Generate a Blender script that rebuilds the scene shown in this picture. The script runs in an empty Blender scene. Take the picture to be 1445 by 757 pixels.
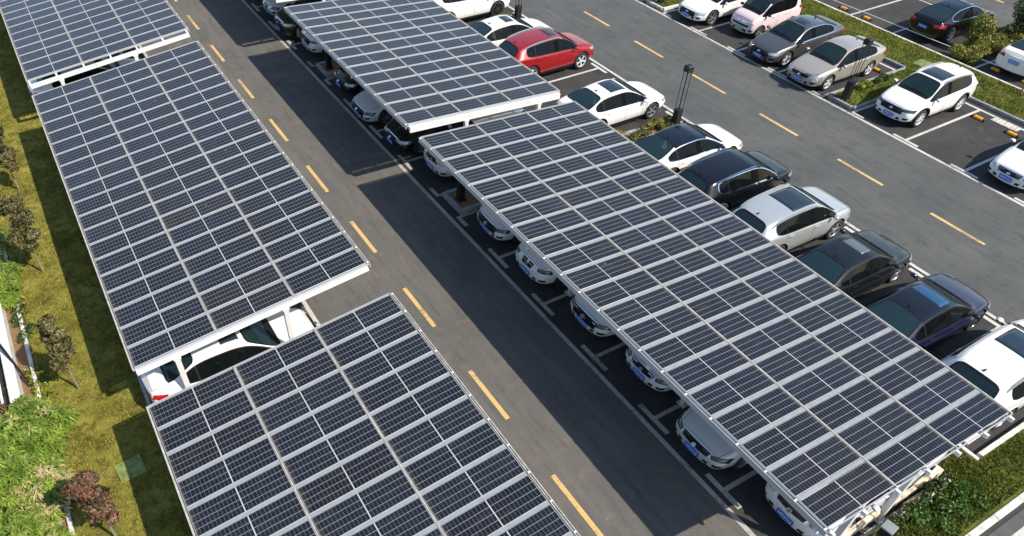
import bpy, bmesh, math, random
import numpy as np
from mathutils import Vector, Matrix
from mathutils.bvhtree import BVHTree
random.seed(7)
S = bpy.context.scene
COL = S.collection
R = math.radians

# ------------------------------------------------------------------ helpers
class MB:
    """collects shapes that become ONE mesh"""
    def __init__(s): s.v = []; s.f = []; s.m = []
    def add(s, vs, fs, m=0):
        o = len(s.v); s.v += [tuple(p) for p in vs]
        s.f += [tuple(o + i for i in f) for f in fs]; s.m += [m] * len(fs)
    def box(s, x0, x1, y0, y1, z0, z1, m=0, mat=None):
        vs = [(x0,y0,z0),(x1,y0,z0),(x1,y1,z0),(x0,y1,z0),(x0,y0,z1),(x1,y0,z1),(x1,y1,z1),(x0,y1,z1)]
        if mat: vs = [mat @ Vector(p) for p in vs]
        s.add(vs, [(0,3,2,1),(4,5,6,7),(0,1,5,4),(1,2,6,5),(2,3,7,6),(3,0,4,7)], m)
    def bevbox(s, x0, x1, y0, y1, z0, z1, b, m=0):
        """box with a chamfered top edge"""
        vs = [(x0,y0,z0),(x1,y0,z0),(x1,y1,z0),(x0,y1,z0),(x0,y0,z1-b),(x1,y0,z1-b),(x1,y1,z1-b),(x0,y1,z1-b),
              (x0+b,y0+b,z1),(x1-b,y0+b,z1),(x1-b,y1-b,z1),(x0+b,y1-b,z1)]
        s.add(vs, [(0,3,2,1),(0,1,5,4),(1,2,6,5),(2,3,7,6),(3,0,4,7),(4,5,9,8),(5,6,10,9),(6,7,11,10),(7,4,8,11),(8,9,10,11)], m)
    def sheet(s, x0, x1, y0, y1, z, m=0): s.add([(x0,y0,z),(x1,y0,z),(x1,y1,z),(x0,y1,z)], [(0,1,2,3)], m)
    def tube(s, a, b, r0, r1=None, n=8, m=0, cap=True):
        r1 = r0 if r1 is None else r1
        a = Vector(a); b = Vector(b); d = (b - a).normalized()
        u = d.orthogonal().normalized(); w = d.cross(u)
        vs = [a + (u*math.cos(2*math.pi*i/n) + w*math.sin(2*math.pi*i/n))*r0 for i in range(n)]
        vs += [b + (u*math.cos(2*math.pi*i/n) + w*math.sin(2*math.pi*i/n))*r1 for i in range(n)]
        fs = [(i, (i+1)%n, n+(i+1)%n, n+i) for i in range(n)]
        if cap: fs += [tuple(range(n-1,-1,-1)), tuple(range(n,2*n))]
        s.add(vs, fs, m)
    def bar(s, a, b, w, h, m=0, up=(0,0,1)):
        """rectangular bar from a to b, w across, h along up"""
        a = Vector(a); b = Vector(b); d = (b-a).normalized(); up = Vector(up)
        x = d.cross(up).normalized(); z = x.cross(d).normalized()
        vs = []
        for p in (a, b):
            for sx, sz in ((-1,-1),(1,-1),(1,1),(-1,1)): vs.append(p + x*sx*w/2 + z*sz*h/2)
        s.add(vs, [(0,1,2,3),(7,6,5,4),(0,4,5,1),(1,5,6,2),(2,6,7,3),(3,7,4,0)], m)
    def lathe(s, prof, n=24, m=0, axis='y'):
        """prof: list of (r, h) revolved about local axis"""
        vs = []; k = len(prof)
        for i in range(n):
            a = 2*math.pi*i/n; c, q = math.cos(a), math.sin(a)
            for r, h in prof: vs.append((r*c, h, r*q) if axis == 'y' else (r*c, r*q, h))
        fs = []
        for i in range(n):
            j = (i+1) % n
            for t in range(k-1): fs.append((i*k+t, i*k+t+1, j*k+t+1, j*k+t))
        s.add(vs, fs, m)
    def mesh(s, name, mats, smooth=False):
        me = bpy.data.meshes.new(name)
        me.from_pydata(s.v, [], s.f)
        for mt in (mats if isinstance(mats, (list, tuple)) else [mats]): me.materials.append(mt)
        if max(s.m, default=0): me.polygons.foreach_set('material_index', s.m)
        if smooth: me.polygons.foreach_set('use_smooth', [True]*len(me.polygons))
        me.update(); return me
    def build(s, name, mats, parent=None, smooth=False):
        return link(name, s.mesh(name, mats, smooth), parent)

def link(name, data, parent=None, loc=None):
    o = bpy.data.objects.new(name, data); COL.objects.link(o)
    if parent: o.parent = parent
    if loc: o.location = loc
    return o
def tag(o, label=None, cat=None, group=None, kind=None):
    if label: o['label'] = label
    if cat: o['category'] = cat
    if group: o['group'] = group
    if kind: o['kind'] = kind
    return o
def thing(name, label, cat, loc=(0,0,0), rz=0, group=None):
    o = link(name, None); o.location = loc; o.rotation_euler = (0,0,rz); o.empty_display_size = .3
    return tag(o, label, cat, group)
def struct(o): o['kind'] = 'structure'; return o

# ------------------------------------------------------------------ materials
def M(name):
    m = bpy.data.materials.new(name); m.use_nodes = True
    nt = m.node_tree; b = nt.nodes['Principled BSDF']
    return m, nt, b
def N(nt, t, **kw):
    n = nt.nodes.new(t)
    for k, v in kw.items():
        if k in n.inputs: n.inputs[k].default_value = v
        else: setattr(n, k, v)
    return n
def ramp(nt, fac, stops):
    r = nt.nodes.new('ShaderNodeValToRGB'); e = r.color_ramp.elements
    e[0].position, e[0].color = stops[0][0], (*stops[0][1], 1)
    e[1].position, e[1].color = stops[-1][0], (*stops[-1][1], 1)
    for p, c in stops[1:-1]:
        x = e.new(p); x.color = (*c, 1)
    nt.links.new(fac, r.inputs[0]); return r.outputs[0]
def mixc(nt, f, a, b, mode='MIX'):
    n = nt.nodes.new('ShaderNodeMix'); n.data_type = 'RGBA'; n.blend_type = mode
    for k, v in ((0, f), (6, a), (7, b)):
        if hasattr(v, 'is_linked') or isinstance(v, bpy.types.NodeSocket): nt.links.new(v, n.inputs[k])
        elif isinstance(v, (int, float)): n.inputs[k].default_value = v
        else: n.inputs[k].default_value = (*v, 1)
    return n.outputs[2]
def math_(nt, op, a, b=0.0, c=None):
    n = nt.nodes.new('ShaderNodeMath'); n.operation = op
    for i, v in enumerate((a, b, c)):
        if v is None: continue
        if isinstance(v, bpy.types.NodeSocket): nt.links.new(v, n.inputs[i])
        else: n.inputs[i].default_value = v
    return n.outputs[0]
def noise(nt, scale, detail=4, rough=.55, vec=None, coord='Object', dist=0):
    if vec is None:
        tc = nt.nodes.new('ShaderNodeTexCoord'); vec = tc.outputs[coord]
    n = N(nt, 'ShaderNodeTexNoise', Scale=scale, Detail=detail, Roughness=rough, Distortion=dist)
    nt.links.new(vec, n.inputs['Vector']); return n.outputs[0]
def bump(nt, b, h, strength=.3, dist=.01):
    n = N(nt, 'ShaderNodeBump', Strength=strength, Distance=dist)
    nt.links.new(h, n.inputs['Height']); nt.links.new(n.outputs[0], b.inputs['Normal'])
def worldvec(nt, scale=(1,1,1)):
    g = nt.nodes.new('ShaderNodeNewGeometry'); mp = nt.nodes.new('ShaderNodeMapping')
    mp.inputs['Scale'].default_value = scale
    nt.links.new(g.outputs['Position'], mp.inputs['Vector']); return mp.outputs[0]

def simple(name, col, rough=.5, metal=0, spec=.5, nz=0, nscale=3, coat=0):
    m, nt, b = M(name)
    b.inputs['Base Color'].default_value = (*col, 1); b.inputs['Roughness'].default_value = rough
    b.inputs['Metallic'].default_value = metal; b.inputs['Specular IOR Level'].default_value = spec
    if coat: b.inputs['Coat Weight'].default_value = coat; b.inputs['Coat Roughness'].default_value = .04
    if nz:
        n = noise(nt, nscale, 5)
        c = ramp(nt, n, [(.3, tuple(x*(1-nz) for x in col)), (.7, tuple(min(1, x*(1+nz)) for x in col))])
        nt.links.new(c, b.inputs['Base Color'])
    return m

def asphalt(name, base, warm, stain, tracks=False, vertical=False):
    m, nt, b = M(name)
    v = worldvec(nt)
    big = noise(nt, .35, 5, .6, v); mid = noise(nt, 2.2, 6, .65, v); fine = noise(nt, 90, 3, .7, v)
    vs = worldvec(nt, (1.6, .12, 1)); streak = noise(nt, 1.6, 5, .6, vs)
    c = mixc(nt, math_(nt, 'MULTIPLY', ramp_f(nt, big, .35, .68), .8), base, warm)
    c = mixc(nt, math_(nt, 'MULTIPLY', ramp_f(nt, mid, .54, .70), .55), c, stain)
    c = mixc(nt, math_(nt, 'MULTIPLY', ramp_f(nt, streak, .48, .72), .55), c, tuple(x*1.5 for x in base))
    st2 = noise(nt, 2.1, 6, .65, worldvec(nt, (2.6, .35, 1)))
    c = mixc(nt, math_(nt, 'MULTIPLY', ramp_f(nt, st2, .50, .70), .45), c, tuple(x*.58 for x in base))
    # fine aggregate
    g = math_(nt, 'ADD', math_(nt, 'MULTIPLY', fine, 1.6), .2)
    g2 = noise(nt, 28, 4, .75, v)
    g = math_(nt, 'MULTIPLY', g, math_(nt, 'ADD', math_(nt, 'MULTIPLY', g2, .5), .75))
    cc = nt.nodes.new('ShaderNodeCombineColor')
    for i in range(3): nt.links.new(g, cc.inputs[i])
    c = mixc(nt, 1.0, c, cc.outputs[0], 'MULTIPLY')
    # scattered pale grit and oil spots
    vor = N(nt, 'ShaderNodeTexVoronoi', Scale=1.3); nt.links.new(v, vor.inputs['Vector'])
    spot = math_(nt, 'LESS_THAN', vor.outputs['Distance'], .035)
    c = mixc(nt, math_(nt, 'MULTIPLY', spot, .35), c, tuple(min(1, x*3.2) for x in base))
    vor2 = N(nt, 'ShaderNodeTexVoronoi', Scale=.42); nt.links.new(v, vor2.inputs['Vector'])
    oil = math_(nt, 'SUBTRACT', 1.0, ramp_f(nt, vor2.outputs['Distance'], .06, .22))
    c = mixc(nt, math_(nt, 'MULTIPLY', oil, .3), c, tuple(x*.45 for x in base))
    # hairline cracks, broken up
    dv = nt.nodes.new('ShaderNodeVectorMath'); dv.operation = 'ADD'; nn_ = N(nt, 'ShaderNodeTexNoise', Scale=1.1, Detail=5.0, Roughness=.6); nt.links.new(v, nn_.inputs['Vector'])
    nt.links.new(v, dv.inputs[0]); nt.links.new(nn_.outputs['Color'], dv.inputs[1])
    vc = N(nt, 'ShaderNodeTexVoronoi', Scale=.33); vc.feature = 'DISTANCE_TO_EDGE'; nt.links.new(dv.outputs[0], vc.inputs['Vector'])
    ck = math_(nt, 'MULTIPLY', math_(nt, 'LESS_THAN', vc.outputs['Distance'], .0035), ramp_f(nt, big, .52, .60))
    c = mixc(nt, math_(nt, 'MULTIPLY', ck, .30), c, tuple(x*.4 for x in base))
    nt.links.new(c, b.inputs['Base Color'])
    b.inputs['Roughness'].default_value = .86; b.inputs['Specular IOR Level'].default_value = .3
    bump(nt, b, fine, .5, .006)
    return m
def ramp_f(nt, f, a, b_):
    n = nt.nodes.new('ShaderNodeMapRange'); n.inputs[1].default_value = a; n.inputs[2].default_value = b_
    nt.links.new(f, n.inputs[0]); return n.outputs[0]

def paint_line(name, col, wear):
    m, nt, b = M(name); v = worldvec(nt)
    w = noise(nt, 9, 8, .8, v); f = ramp_f(nt, math_(nt, 'ADD', w, math_(nt, 'MULTIPLY', math_(nt, 'SUBTRACT', noise(nt, .8, 3, .5, v), .5), .5)), .53, .60)
    d = noise(nt, 1.1, 4, .6, v)
    c = mixc(nt, math_(nt, 'MULTIPLY', f, wear), col, (.12,.115,.10))
    c = mixc(nt, math_(nt, 'MULTIPLY', ramp_f(nt, d, .4, .75), .35), c, tuple(x*.62 for x in col))
    nt.links.new(c, b.inputs['Base Color']); b.inputs['Roughness'].default_value = .7
    return m

def grassmat(name, a, b_, c_, scale=1.0, blade=False):
    m, nt, b = M(name); v = worldvec(nt)
    n1 = noise(nt, .9*scale, 5, .65, v); n2 = noise(nt, 6*scale, 6, .7, v)
    c = ramp(nt, n1, [(.34, a), (.52, b_), (.68, c_)])
    dark = tuple(x*.45 for x in a)
    n3 = noise(nt, 3.2*scale, 7, .75, v)
    c = mixc(nt, math_(nt, 'MULTIPLY', ramp_f(nt, n2, .52, .7), .55 if not blade else .35), c, dark)
    c = mixc(nt, math_(nt, 'MULTIPLY', ramp_f(nt, n3, .53, .57), .62), c, dark)
    if blade:
        g = nt.nodes.new('ShaderNodeNewGeometry')
        c = mixc(nt, math_(nt, 'MULTIPLY', g.outputs['Random Per Island'], .6), c, tuple(min(1, x*1.5) for x in c_))
        b.inputs['Subsurface Weight'].default_value = 0
    nt.links.new(c, b.inputs['Base Color']); b.inputs['Roughness'].default_value = .9
    b.inputs['Specular IOR Level'].default_value = .15
    bump(nt, b, noise(nt, 30, 5, .8, v), .9, .03)
    return m

def leafmat(name, cols, transl=.25, rough=.45):
    m, nt, b = M(name); g = nt.nodes.new('ShaderNodeNewGeometry')
    k = len(cols); c = ramp(nt, g.outputs['Random Per Island'], [(i/(k-1), cols[i]) for i in range(k)])
    v = worldvec(nt); c = mixc(nt, ramp_f(nt, noise(nt, 3, 3, .5, v), .35, .7), c, tuple(x*.8 for x in cols[0]))
    nt.links.new(c, b.inputs['Base Color']); b.inputs['Roughness'].default_value = rough
    tr = nt.nodes.new('ShaderNodeBsdfTranslucent'); nt.links.new(c, tr.inputs['Color'])
    mx = nt.nodes.new('ShaderNodeMixShader'); mx.inputs[0].default_value = transl
    nt.links.new(b.outputs[0], mx.inputs[1]); nt.links.new(tr.outputs[0], mx.inputs[2])
    nt.links.new(mx.outputs[0], nt.nodes['Material Output'].inputs['Surface'])
    return m

MAT = {}
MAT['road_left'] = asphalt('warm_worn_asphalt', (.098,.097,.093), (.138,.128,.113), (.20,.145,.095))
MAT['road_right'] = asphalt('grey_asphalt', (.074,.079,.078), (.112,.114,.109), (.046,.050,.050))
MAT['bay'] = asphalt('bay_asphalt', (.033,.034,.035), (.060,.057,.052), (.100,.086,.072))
MAT['white_paint'] = paint_line('white_road_paint', (.52,.515,.485), .7)
MAT['dull_paint'] = paint_line('dull_road_paint', (.40,.395,.36), .75)
MAT['yellow_paint'] = paint_line('yellow_road_paint', (.62,.415,.165), .6)
MAT['kerb'] = simple('kerb_concrete', (.42,.40,.36), .9, nz=.35, nscale=4)
MAT['kerb_dark'] = simple('kerb_grey_stone', (.24,.26,.27), .8, nz=.3, nscale=5)
MAT['kerb_white'] = simple('pale_kerb_stone', (.60,.58,.53), .85, nz=.3, nscale=5)
MAT['lawn_l'] = grassmat('olive_moss_lawn', (.120,.120,.022), (.225,.208,.038), (.320,.290,.072), 1.3)
MAT['lawn_r'] = grassmat('green_lawn', (.062,.088,.014), (.115,.135,.022), (.185,.175,.036), 1.5)
MAT['blade_l'] = grassmat('olive_blades', (.11,.115,.020), (.205,.19,.035), (.29,.26,.062), 1.3, True)
MAT['blade_r'] = grassmat('green_blades', (.060,.098,.014), (.115,.145,.024), (.185,.19,.042), 1.5, True)
MAT['mulch'] = simple('brown_mulch', (.19,.115,.055), .95, nz=.6, nscale=22)
MAT['gravel'] = simple('brown_gravel', (.21,.165,.12), .95, nz=.55, nscale=40)
MAT['cream_stone'] = simple('stained_cream_stone', (.60,.52,.40), .85, nz=.45, nscale=5)
MAT['white_steel'] = simple('white_painted_steel', (.66,.665,.66), .38, nz=.08, nscale=2)
MAT['galv'] = simple('galvanised_steel', (.42,.45,.47), .42, metal=.6, nz=.3, nscale=14)
MAT['alu'] = simple('brushed_aluminium', (.265,.285,.30), .65, metal=.0, nz=.10, nscale=6)
MAT['edge_alu'] = simple('anodised_edge', (.42,.44,.455), .45, metal=.2)
MAT['dusty'] = simple('dusty_joint_strip', (.44,.42,.38), .7, nz=.25, nscale=6)
MAT['black_metal'] = simple('black_metal', (.012,.012,.013), .4)
MAT['rubber'] = simple('tyre_rubber', (.018,.018,.018), .75, nz=.3, nscale=20)
MAT['trim'] = simple('black_trim', (.009,.009,.010), .5, spec=.2)
MAT['pillar'] = simple('gloss_black_pillar', (.004,.004,.005), .6, spec=.04)
MAT['seam'] = simple('dark_gap', (.01,.01,.01), .8)
MAT['chrome'] = simple('chrome', (.75,.76,.78), .12, metal=1)
MAT['rim'] = simple('alloy_silver', (.55,.56,.58), .28, metal=.8)
MAT['rim_dark'] = simple('alloy_dark', (.10,.10,.105), .3, metal=.7)
MAT['rim_white'] = simple('bright_alloy', (.74,.75,.76), .3, metal=.35)
MAT['lamp'] = simple('headlamp_lens', (.42,.45,.48), .06, metal=.35, coat=1)
MAT['lamp_dark'] = simple('smoked_headlamp', (.06,.065,.07), .06, metal=.3, coat=1)
MAT['red_lamp'] = simple('red_lamp', (.45,.008,.012), .12, coat=1)
MAT['seat'] = simple('seat_cloth', (.12,.115,.11), .85)
MAT['seat_beige'] = simple('seat_beige', (.30,.26,.20), .8)
MAT['yellow_band'] = simple('yellow_reflector', (.78,.33,.02), .5)
MAT['fence'] = simple('white_fence_paint', (.74,.74,.72), .6, nz=.12, nscale=4)
MAT['bark'] = simple('bark', (.16,.13,.09), .9, nz=.4, nscale=12)
MAT['stake'] = simple('greenish_trunk', (.20,.21,.12), .85, nz=.3, nscale=14)
MAT['manhole'] = simple('pale_green_cover', (.17,.215,.065), .85, nz=.45, nscale=7)
MAT['boxgrey'] = simple('grey_metal_lid', (.22,.24,.26), .4, nz=.15)
MAT['cable'] = simple('white_cable', (.75,.74,.70), .6)
MAT['leaf_bamboo'] = leafmat('bamboo_leaves', [(.10,.19,.02),(.22,.35,.035),(.36,.48,.06),(.50,.54,.13)], .35)
MAT['leaf_dry'] = leafmat('dry_bamboo_leaves', [(.50,.40,.16),(.62,.54,.28),(.70,.62,.42)], .3)
MAT['leaf_red'] = leafmat('photinia_leaves', [(.07,.07,.03),(.20,.075,.055),(.32,.12,.09),(.22,.24,.12)], .25)
MAT['leaf_brown'] = leafmat('bronze_leaves', [(.07,.09,.025),(.17,.13,.05),(.30,.19,.09),(.14,.19,.05)], .25)
MAT['leaf_hedge'] = leafmat('hedge_leaves', [(.12,.15,.02),(.24,.27,.035),(.38,.37,.07),(.40,.28,.08)], .3)
MAT['leaf_hedge_red'] = leafmat('red_tipped_hedge_leaves', [(.15,.16,.03),(.30,.28,.06),(.50,.22,.11),(.55,.34,.18)], .3)
MAT['leaf_green'] = leafmat('dark_green_leaves', [(.035,.07,.015),(.075,.13,.022),(.13,.21,.04)], .3)
MAT['leaf_yellow'] = leafmat('yellow_green_leaves', [(.15,.19,.02),(.28,.31,.03),(.38,.38,.05)], .3)
MAT['leaf_ground'] = leafmat('ground_cover_leaves', [(.07,.09,.02),(.14,.16,.03),(.22,.21,.045),(.30,.24,.08)], .25)
MAT['leaf_fresh'] = leafmat('fresh_green_leaves', [(.045,.10,.015),(.10,.20,.03),(.19,.32,.06)], .3)
MAT['petal'] = leafmat('cream_petals', [(.62,.58,.46),(.75,.73,.66)], .2)

def panelmat():
    """dark mono-crystalline module: 24 x 4 half cells; x = -.99...99, y = -.33..33 in object space"""
    m, nt, b = M('solar_cells')
    tc = nt.nodes.new('ShaderNodeTexCoord'); sp = nt.nodes.new('ShaderNodeSeparateXYZ')
    nt.links.new(tc.outputs['Object'], sp.inputs[0]); x, y = sp.outputs[0], sp.outputs[1]
    def gap(v, pitch, half):
        fr = math_(nt, 'FRACT', math_(nt, 'ADD', math_(nt, 'DIVIDE', v, pitch), 20.0))
        d = math_(nt, 'MINIMUM', fr, math_(nt, 'SUBTRACT', 1.0, fr))
        return math_(nt, 'LESS_THAN', math_(nt, 'MULTIPLY', d, pitch), half)
    gx = gap(x, .0825, .0034); gy = gap(y, .1615, .0050)
    cen = math_(nt, 'LESS_THAN', math_(nt, 'ABSOLUTE', x), .0125)
    oi = nt.nodes.new('ShaderNodeObjectInfo')
    cell = ramp(nt, oi.outputs['Random'], [(0, (.0050,.0062,.0095)), (.3, (.0045,.0062,.0115)), (.6, (.0050,.0085,.0175)), (.85, (.0075,.0105,.0175)), (1, (.0120,.0100,.0100))])
    v = worldvec(nt)
    # per-cell shade
    ix = math_(nt, 'FLOOR', math_(nt, 'DIVIDE', x, .0825)); iy = math_(nt, 'FLOOR', math_(nt, 'DIVIDE', y, .1615))
    cb = nt.nodes.new('ShaderNodeCombineXYZ'); nt.links.new(ix, cb.inputs[0]); nt.links.new(iy, cb.inputs[1]); nt.links.new(oi.outputs['Random'], cb.inputs[2])
    wn = nt.nodes.new('ShaderNodeTexWhiteNoise'); nt.links.new(cb.outputs[0], wn.inputs['Vector'])
    cell = mixc(nt, math_(nt, 'MULTIPLY', wn.outputs['Value'], .35), cell, (.010,.013,.019))
    c = mixc(nt, gx, cell, (.115,.128,.145)); c = mixc(nt, gy, c, (.25,.265,.285)); c = mixc(nt, cen, c, (.44,.455,.46))
    # dust: film, heavier towards the low long end
    dn = noise(nt, 3.5, 5, .65, v)
    streaks = noise(nt, 2.4, 5, .7, worldvec(nt, (.7, 5, 1)))
    c = mixc(nt, math_(nt, 'ADD', math_(nt, 'MULTIPLY', dn, .020), math_(nt, 'MULTIPLY', ramp_f(nt, streaks, .52, .75), .05)), c, (.45,.42,.36))
    at = nt.nodes.new('ShaderNodeAttribute'); at.attribute_type = 'OBJECT'; at.attribute_name = 'low_side'
    sx = math_(nt, 'MULTIPLY', x, at.outputs['Fac'])
    edge = math_(nt, 'MULTIPLY', ramp_f(nt, sx, .93, 1.0), ramp_f(nt, noise(nt, 9, 4, .6, v), .25, .7))
    c = mixc(nt, math_(nt, 'MULTIPLY', edge, .55), c, (.34,.26,.17))
    # bird droppings, rare
    vor = N(nt, 'ShaderNodeTexVoronoi', Scale=1.15); nt.links.new(v, vor.inputs['Vector'])
    c = mixc(nt, math_(nt, 'LESS_THAN', vor.outputs['Distance'], .018), c, (.6,.6,.56))
    nt.links.new(c, b.inputs['Base Color'])
    b.inputs['Roughness'].default_value = .16; b.inputs['Specular IOR Level'].default_value = .36
    rr = math_(nt, 'ADD', .10, math_(nt, 'MULTIPLY', dn, .16)); nt.links.new(rr, b.inputs['Roughness'])
    return m
MAT['panel'] = panelmat()

def carpaint(name, col, metal=.0, rough=.32, flake=0):
    m, nt, b = M(name)
    b.inputs['Base Color'].default_value = (*col, 1); b.inputs['Metallic'].default_value = metal
    b.inputs['Roughness'].default_value = rough
    b.inputs['Coat Weight'].default_value = 1.0; b.inputs['Coat Roughness'].default_value = .05
    if max(col) < .07: b.inputs['Specular IOR Level'].default_value = .12
    # road dust towards the sills, a faint film elsewhere
    tc = nt.nodes.new('ShaderNodeTexCoord'); sp = nt.nodes.new('ShaderNodeSeparateXYZ'); nt.links.new(tc.outputs['Object'], sp.inputs[0])
    n = noise(nt, 5, 5, .6)
    low = math_(nt, 'SUBTRACT', 1.0, ramp_f(nt, sp.outputs[2], .25, .6))
    dk = min(1, .05 + max(col)*1.6)
    f = math_(nt, 'MULTIPLY', dk, math_(nt, 'ADD', math_(nt, 'MULTIPLY', math_(nt, 'MULTIPLY', low, n), .45), math_(nt, 'MULTIPLY', ramp_f(nt, n, .45, .8), .07)))
    c = mixc(nt, f, col, (.20,.17,.13)); nt.links.new(c, b.inputs['Base Color'])
    nt.links.new(math_(nt, 'ADD', .04, math_(nt, 'MULTIPLY', n, .12)), b.inputs['Coat Roughness'])
    return m
PAINT = dict(
    white=carpaint('white_paint_car', (.78,.78,.77)), pearl=carpaint('pearl_white', (.70,.71,.71), .1), silver=carpaint('silver_paint', (.52,.55,.56), .45),
    palesilver=carpaint('pale_silver', (.60,.64,.68), .1),
    greywhite=carpaint('cool_white', (.76,.78,.80), 0),
    black=carpaint('black_paint', (.0045,.0045,.0055), 0, .25), red=carpaint('red_paint', (.33,.006,.010), .25),
    grey=carpaint('grey_paint', (.115,.115,.118), .6), beige=carpaint('champagne_paint', (.46,.42,.365), .45),
    pink=carpaint('pale_pink_paint', (.74,.60,.62)), blue=carpaint('dark_violet_blue', (.011,.009,.040), 0), navy=carpaint('dark_navy', (.003,.004,.006), 0),
    darkroof=carpaint('dark_roof', (.006,.009,.015), 0, .15), charcoal=carpaint('dusty_black', (.007,.0085,.0105), 0, .4))

def glassmat(name, tint, alpha, seam=False):
    m, nt, b = M(name)
    b.inputs['Base Color'].default_value = (*tint, 1); b.inputs['Roughness'].default_value = .04
    b.inputs['Specular IOR Level'].default_value = .75
    if 'side' in name: b.inputs['Specular IOR Level'].default_value = .20
    tr = nt.nodes.new('ShaderNodeBsdfTransparent'); tr.inputs[0].default_value = (.62,.80,.80, 1)
    mx = nt.nodes.new('ShaderNodeMixShader'); mx.inputs[0].default_value = alpha
    nt.links.new(tr.outputs[0], mx.inputs[1]); nt.links.new(b.outputs[0], mx.inputs[2])
    nt.links.new(mx.outputs[0], nt.nodes['Material Output'].inputs['Surface'])
    return m
MAT['glass'] = glassmat('windscreen_glass', (.026,.058,.066), .42)
MAT['glass_side'] = glassmat('tinted_side_glass', (.004,.006,.007), .86)
MAT['glass_rear'] = glassmat('tinted_rear_glass', (.012,.030,.036), .86)
MAT['roofglass'] = simple('sunroof_glass', (.018,.030,.045), .06, spec=.8)
MAT['roofglass_blue'] = simple('blue_sunroof_glass', (.022,.075,.165), .08, spec=.6)
MAT['roofglass_pale'] = simple('pale_sunroof_glass', (.10,.125,.14), .15, spec=.6)

def platemat(name, bg):
    """blue plate with unreadable pale strokes"""
    m, nt, b = M(name); tc = nt.nodes.new('ShaderNodeTexCoord'); sp = nt.nodes.new('ShaderNodeSeparateXYZ')
    nt.links.new(tc.outputs['Object'], sp.inputs[0]); y, z = sp.outputs[1], sp.outputs[2]
    fr = math_(nt, 'FRACT', math_(nt, 'ADD', math_(nt, 'DIVIDE', y, .055), 20.5))
    a = math_(nt, 'LESS_THAN', math_(nt, 'ABSOLUTE', math_(nt, 'SUBTRACT', fr, .5)), .27)
    n = noise(nt, 38, 2, .5); bb = math_(nt, 'GREATER_THAN', n, .47)
    c_ = math_(nt, 'LESS_THAN', math_(nt, 'ABSOLUTE', z), .040); d = math_(nt, 'LESS_THAN', math_(nt, 'ABSOLUTE', y), .19)
    f = math_(nt, 'MULTIPLY', math_(nt, 'MULTIPLY', a, bb), math_(nt, 'MULTIPLY', c_, d))
    nt.links.new(mixc(nt, f, bg, (.75,.78,.8)), b.inputs['Base Color']); b.inputs['Roughness'].default_value = .4
    return m
MAT['plate_blue'] = platemat('blue_plate', (.012,.115,.55)); MAT['plate_green'] = platemat('green_plate', (.02,.42,.12))

# ------------------------------------------------------------------ camera, sun, sky
cam = bpy.data.cameras.new('camera'); co = bpy.data.objects.new('camera', cam); COL.objects.link(co)
ya, pi_, ro = -.5363, .7738, .0107
co.matrix_world = Matrix.Translation((-10.1957, 0, 15.1117)) @ Matrix.Rotation(ya,4,'Z') @ Matrix.Rotation(pi_,4,'X') @ Matrix.Rotation(ro,4,'Z')
cam.sensor_width = 36; cam.lens = 1032.27/1445*36
cam.shift_x = (722.5-642.57)/1445; cam.shift_y = (472.1-378.5)/1445
cam.clip_end = 2000; S.camera = co
sd = Vector((.48, -.86, 1.0)).normalized()
sun = bpy.data.lights.new('sun', 'SUN'); sun.energy = 4.5; sun.angle = R(.53); sun.color = (1, .90, .76)
so = bpy.data.objects.new('sun', sun); COL.objects.link(so); so.rotation_euler = sd.to_track_quat('Z', 'Y').to_euler(); so.location = sd*60
W = bpy.data.worlds.new('World'); S.world = W; W.use_nodes = True; wn = W.node_tree
sky = wn.nodes.new('ShaderNodeTexSky'); sky.sky_type = 'NISHITA'; sky.sun_disc = False
sky.sun_elevation = math.asin(sd.z); sky.sun_rotation = math.atan2(sd.x, sd.y); sky.dust_density = .6; sky.ozone_density = 2.0; sky.air_density = 1.2
wn.links.new(sky.outputs[0], wn.nodes['Background'].inputs[0]); wn.nodes['Background'].inputs[1].default_value = .125
S.view_settings.view_transform = 'Standard'; S.view_settings.look = 'None'; S.view_settings.exposure = .52; S.view_settings.gamma = 1
S.cycles.max_bounces = 6; S.cycles.transparent_max_bounces = 8

# ------------------------------------------------------------------ ground
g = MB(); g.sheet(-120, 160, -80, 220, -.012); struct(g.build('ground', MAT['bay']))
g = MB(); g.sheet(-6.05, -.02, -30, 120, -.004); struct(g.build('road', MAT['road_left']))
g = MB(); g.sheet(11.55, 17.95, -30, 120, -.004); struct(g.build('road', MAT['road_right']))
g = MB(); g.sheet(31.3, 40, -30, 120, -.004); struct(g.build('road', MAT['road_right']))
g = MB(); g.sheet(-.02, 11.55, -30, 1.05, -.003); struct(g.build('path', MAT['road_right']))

def lawnmesh(x0, x1, y0, y1, z, seed=0, step=.35, amp=.03):
    nx = max(2, int((x1-x0)/step)); ny = max(2, int((y1-y0)/step)); rr = random.Random(seed)
    b = MB(); vs = []
    for j in range(ny+1):
        for i in range(nx+1):
            e = i in (0, nx) or j in (0, ny)
            vs.append((x0+(x1-x0)*i/nx, y0+(y1-y0)*j/ny, z + (0 if e else rr.uniform(0, amp))))
    b.add(vs, [(j*(nx+1)+i, j*(nx+1)+i+1, (j+1)*(nx+1)+i+1, (j+1)*(nx+1)+i) for j in range(ny) for i in range(nx)])
    b.add([(x0,y0,-.01),(x1,y0,-.01),(x1,y0,z),(x0,y0,z)], [(0,1,2,3)])
    b.add([(x0,y1,-.01),(x0,y1,z),(x1,y1,z),(x1,y1,-.01)], [(0,1,2,3)])
    b.add([(x0,y0,-.01),(x0,y0,z),(x0,y1,z),(x0,y1,-.01)], [(0,1,2,3)])
    b.add([(x1,y0,-.01),(x1,y1,-.01),(x1,y1,z),(x1,y0,z)], [(0,1,2,3)])
    return b
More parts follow.
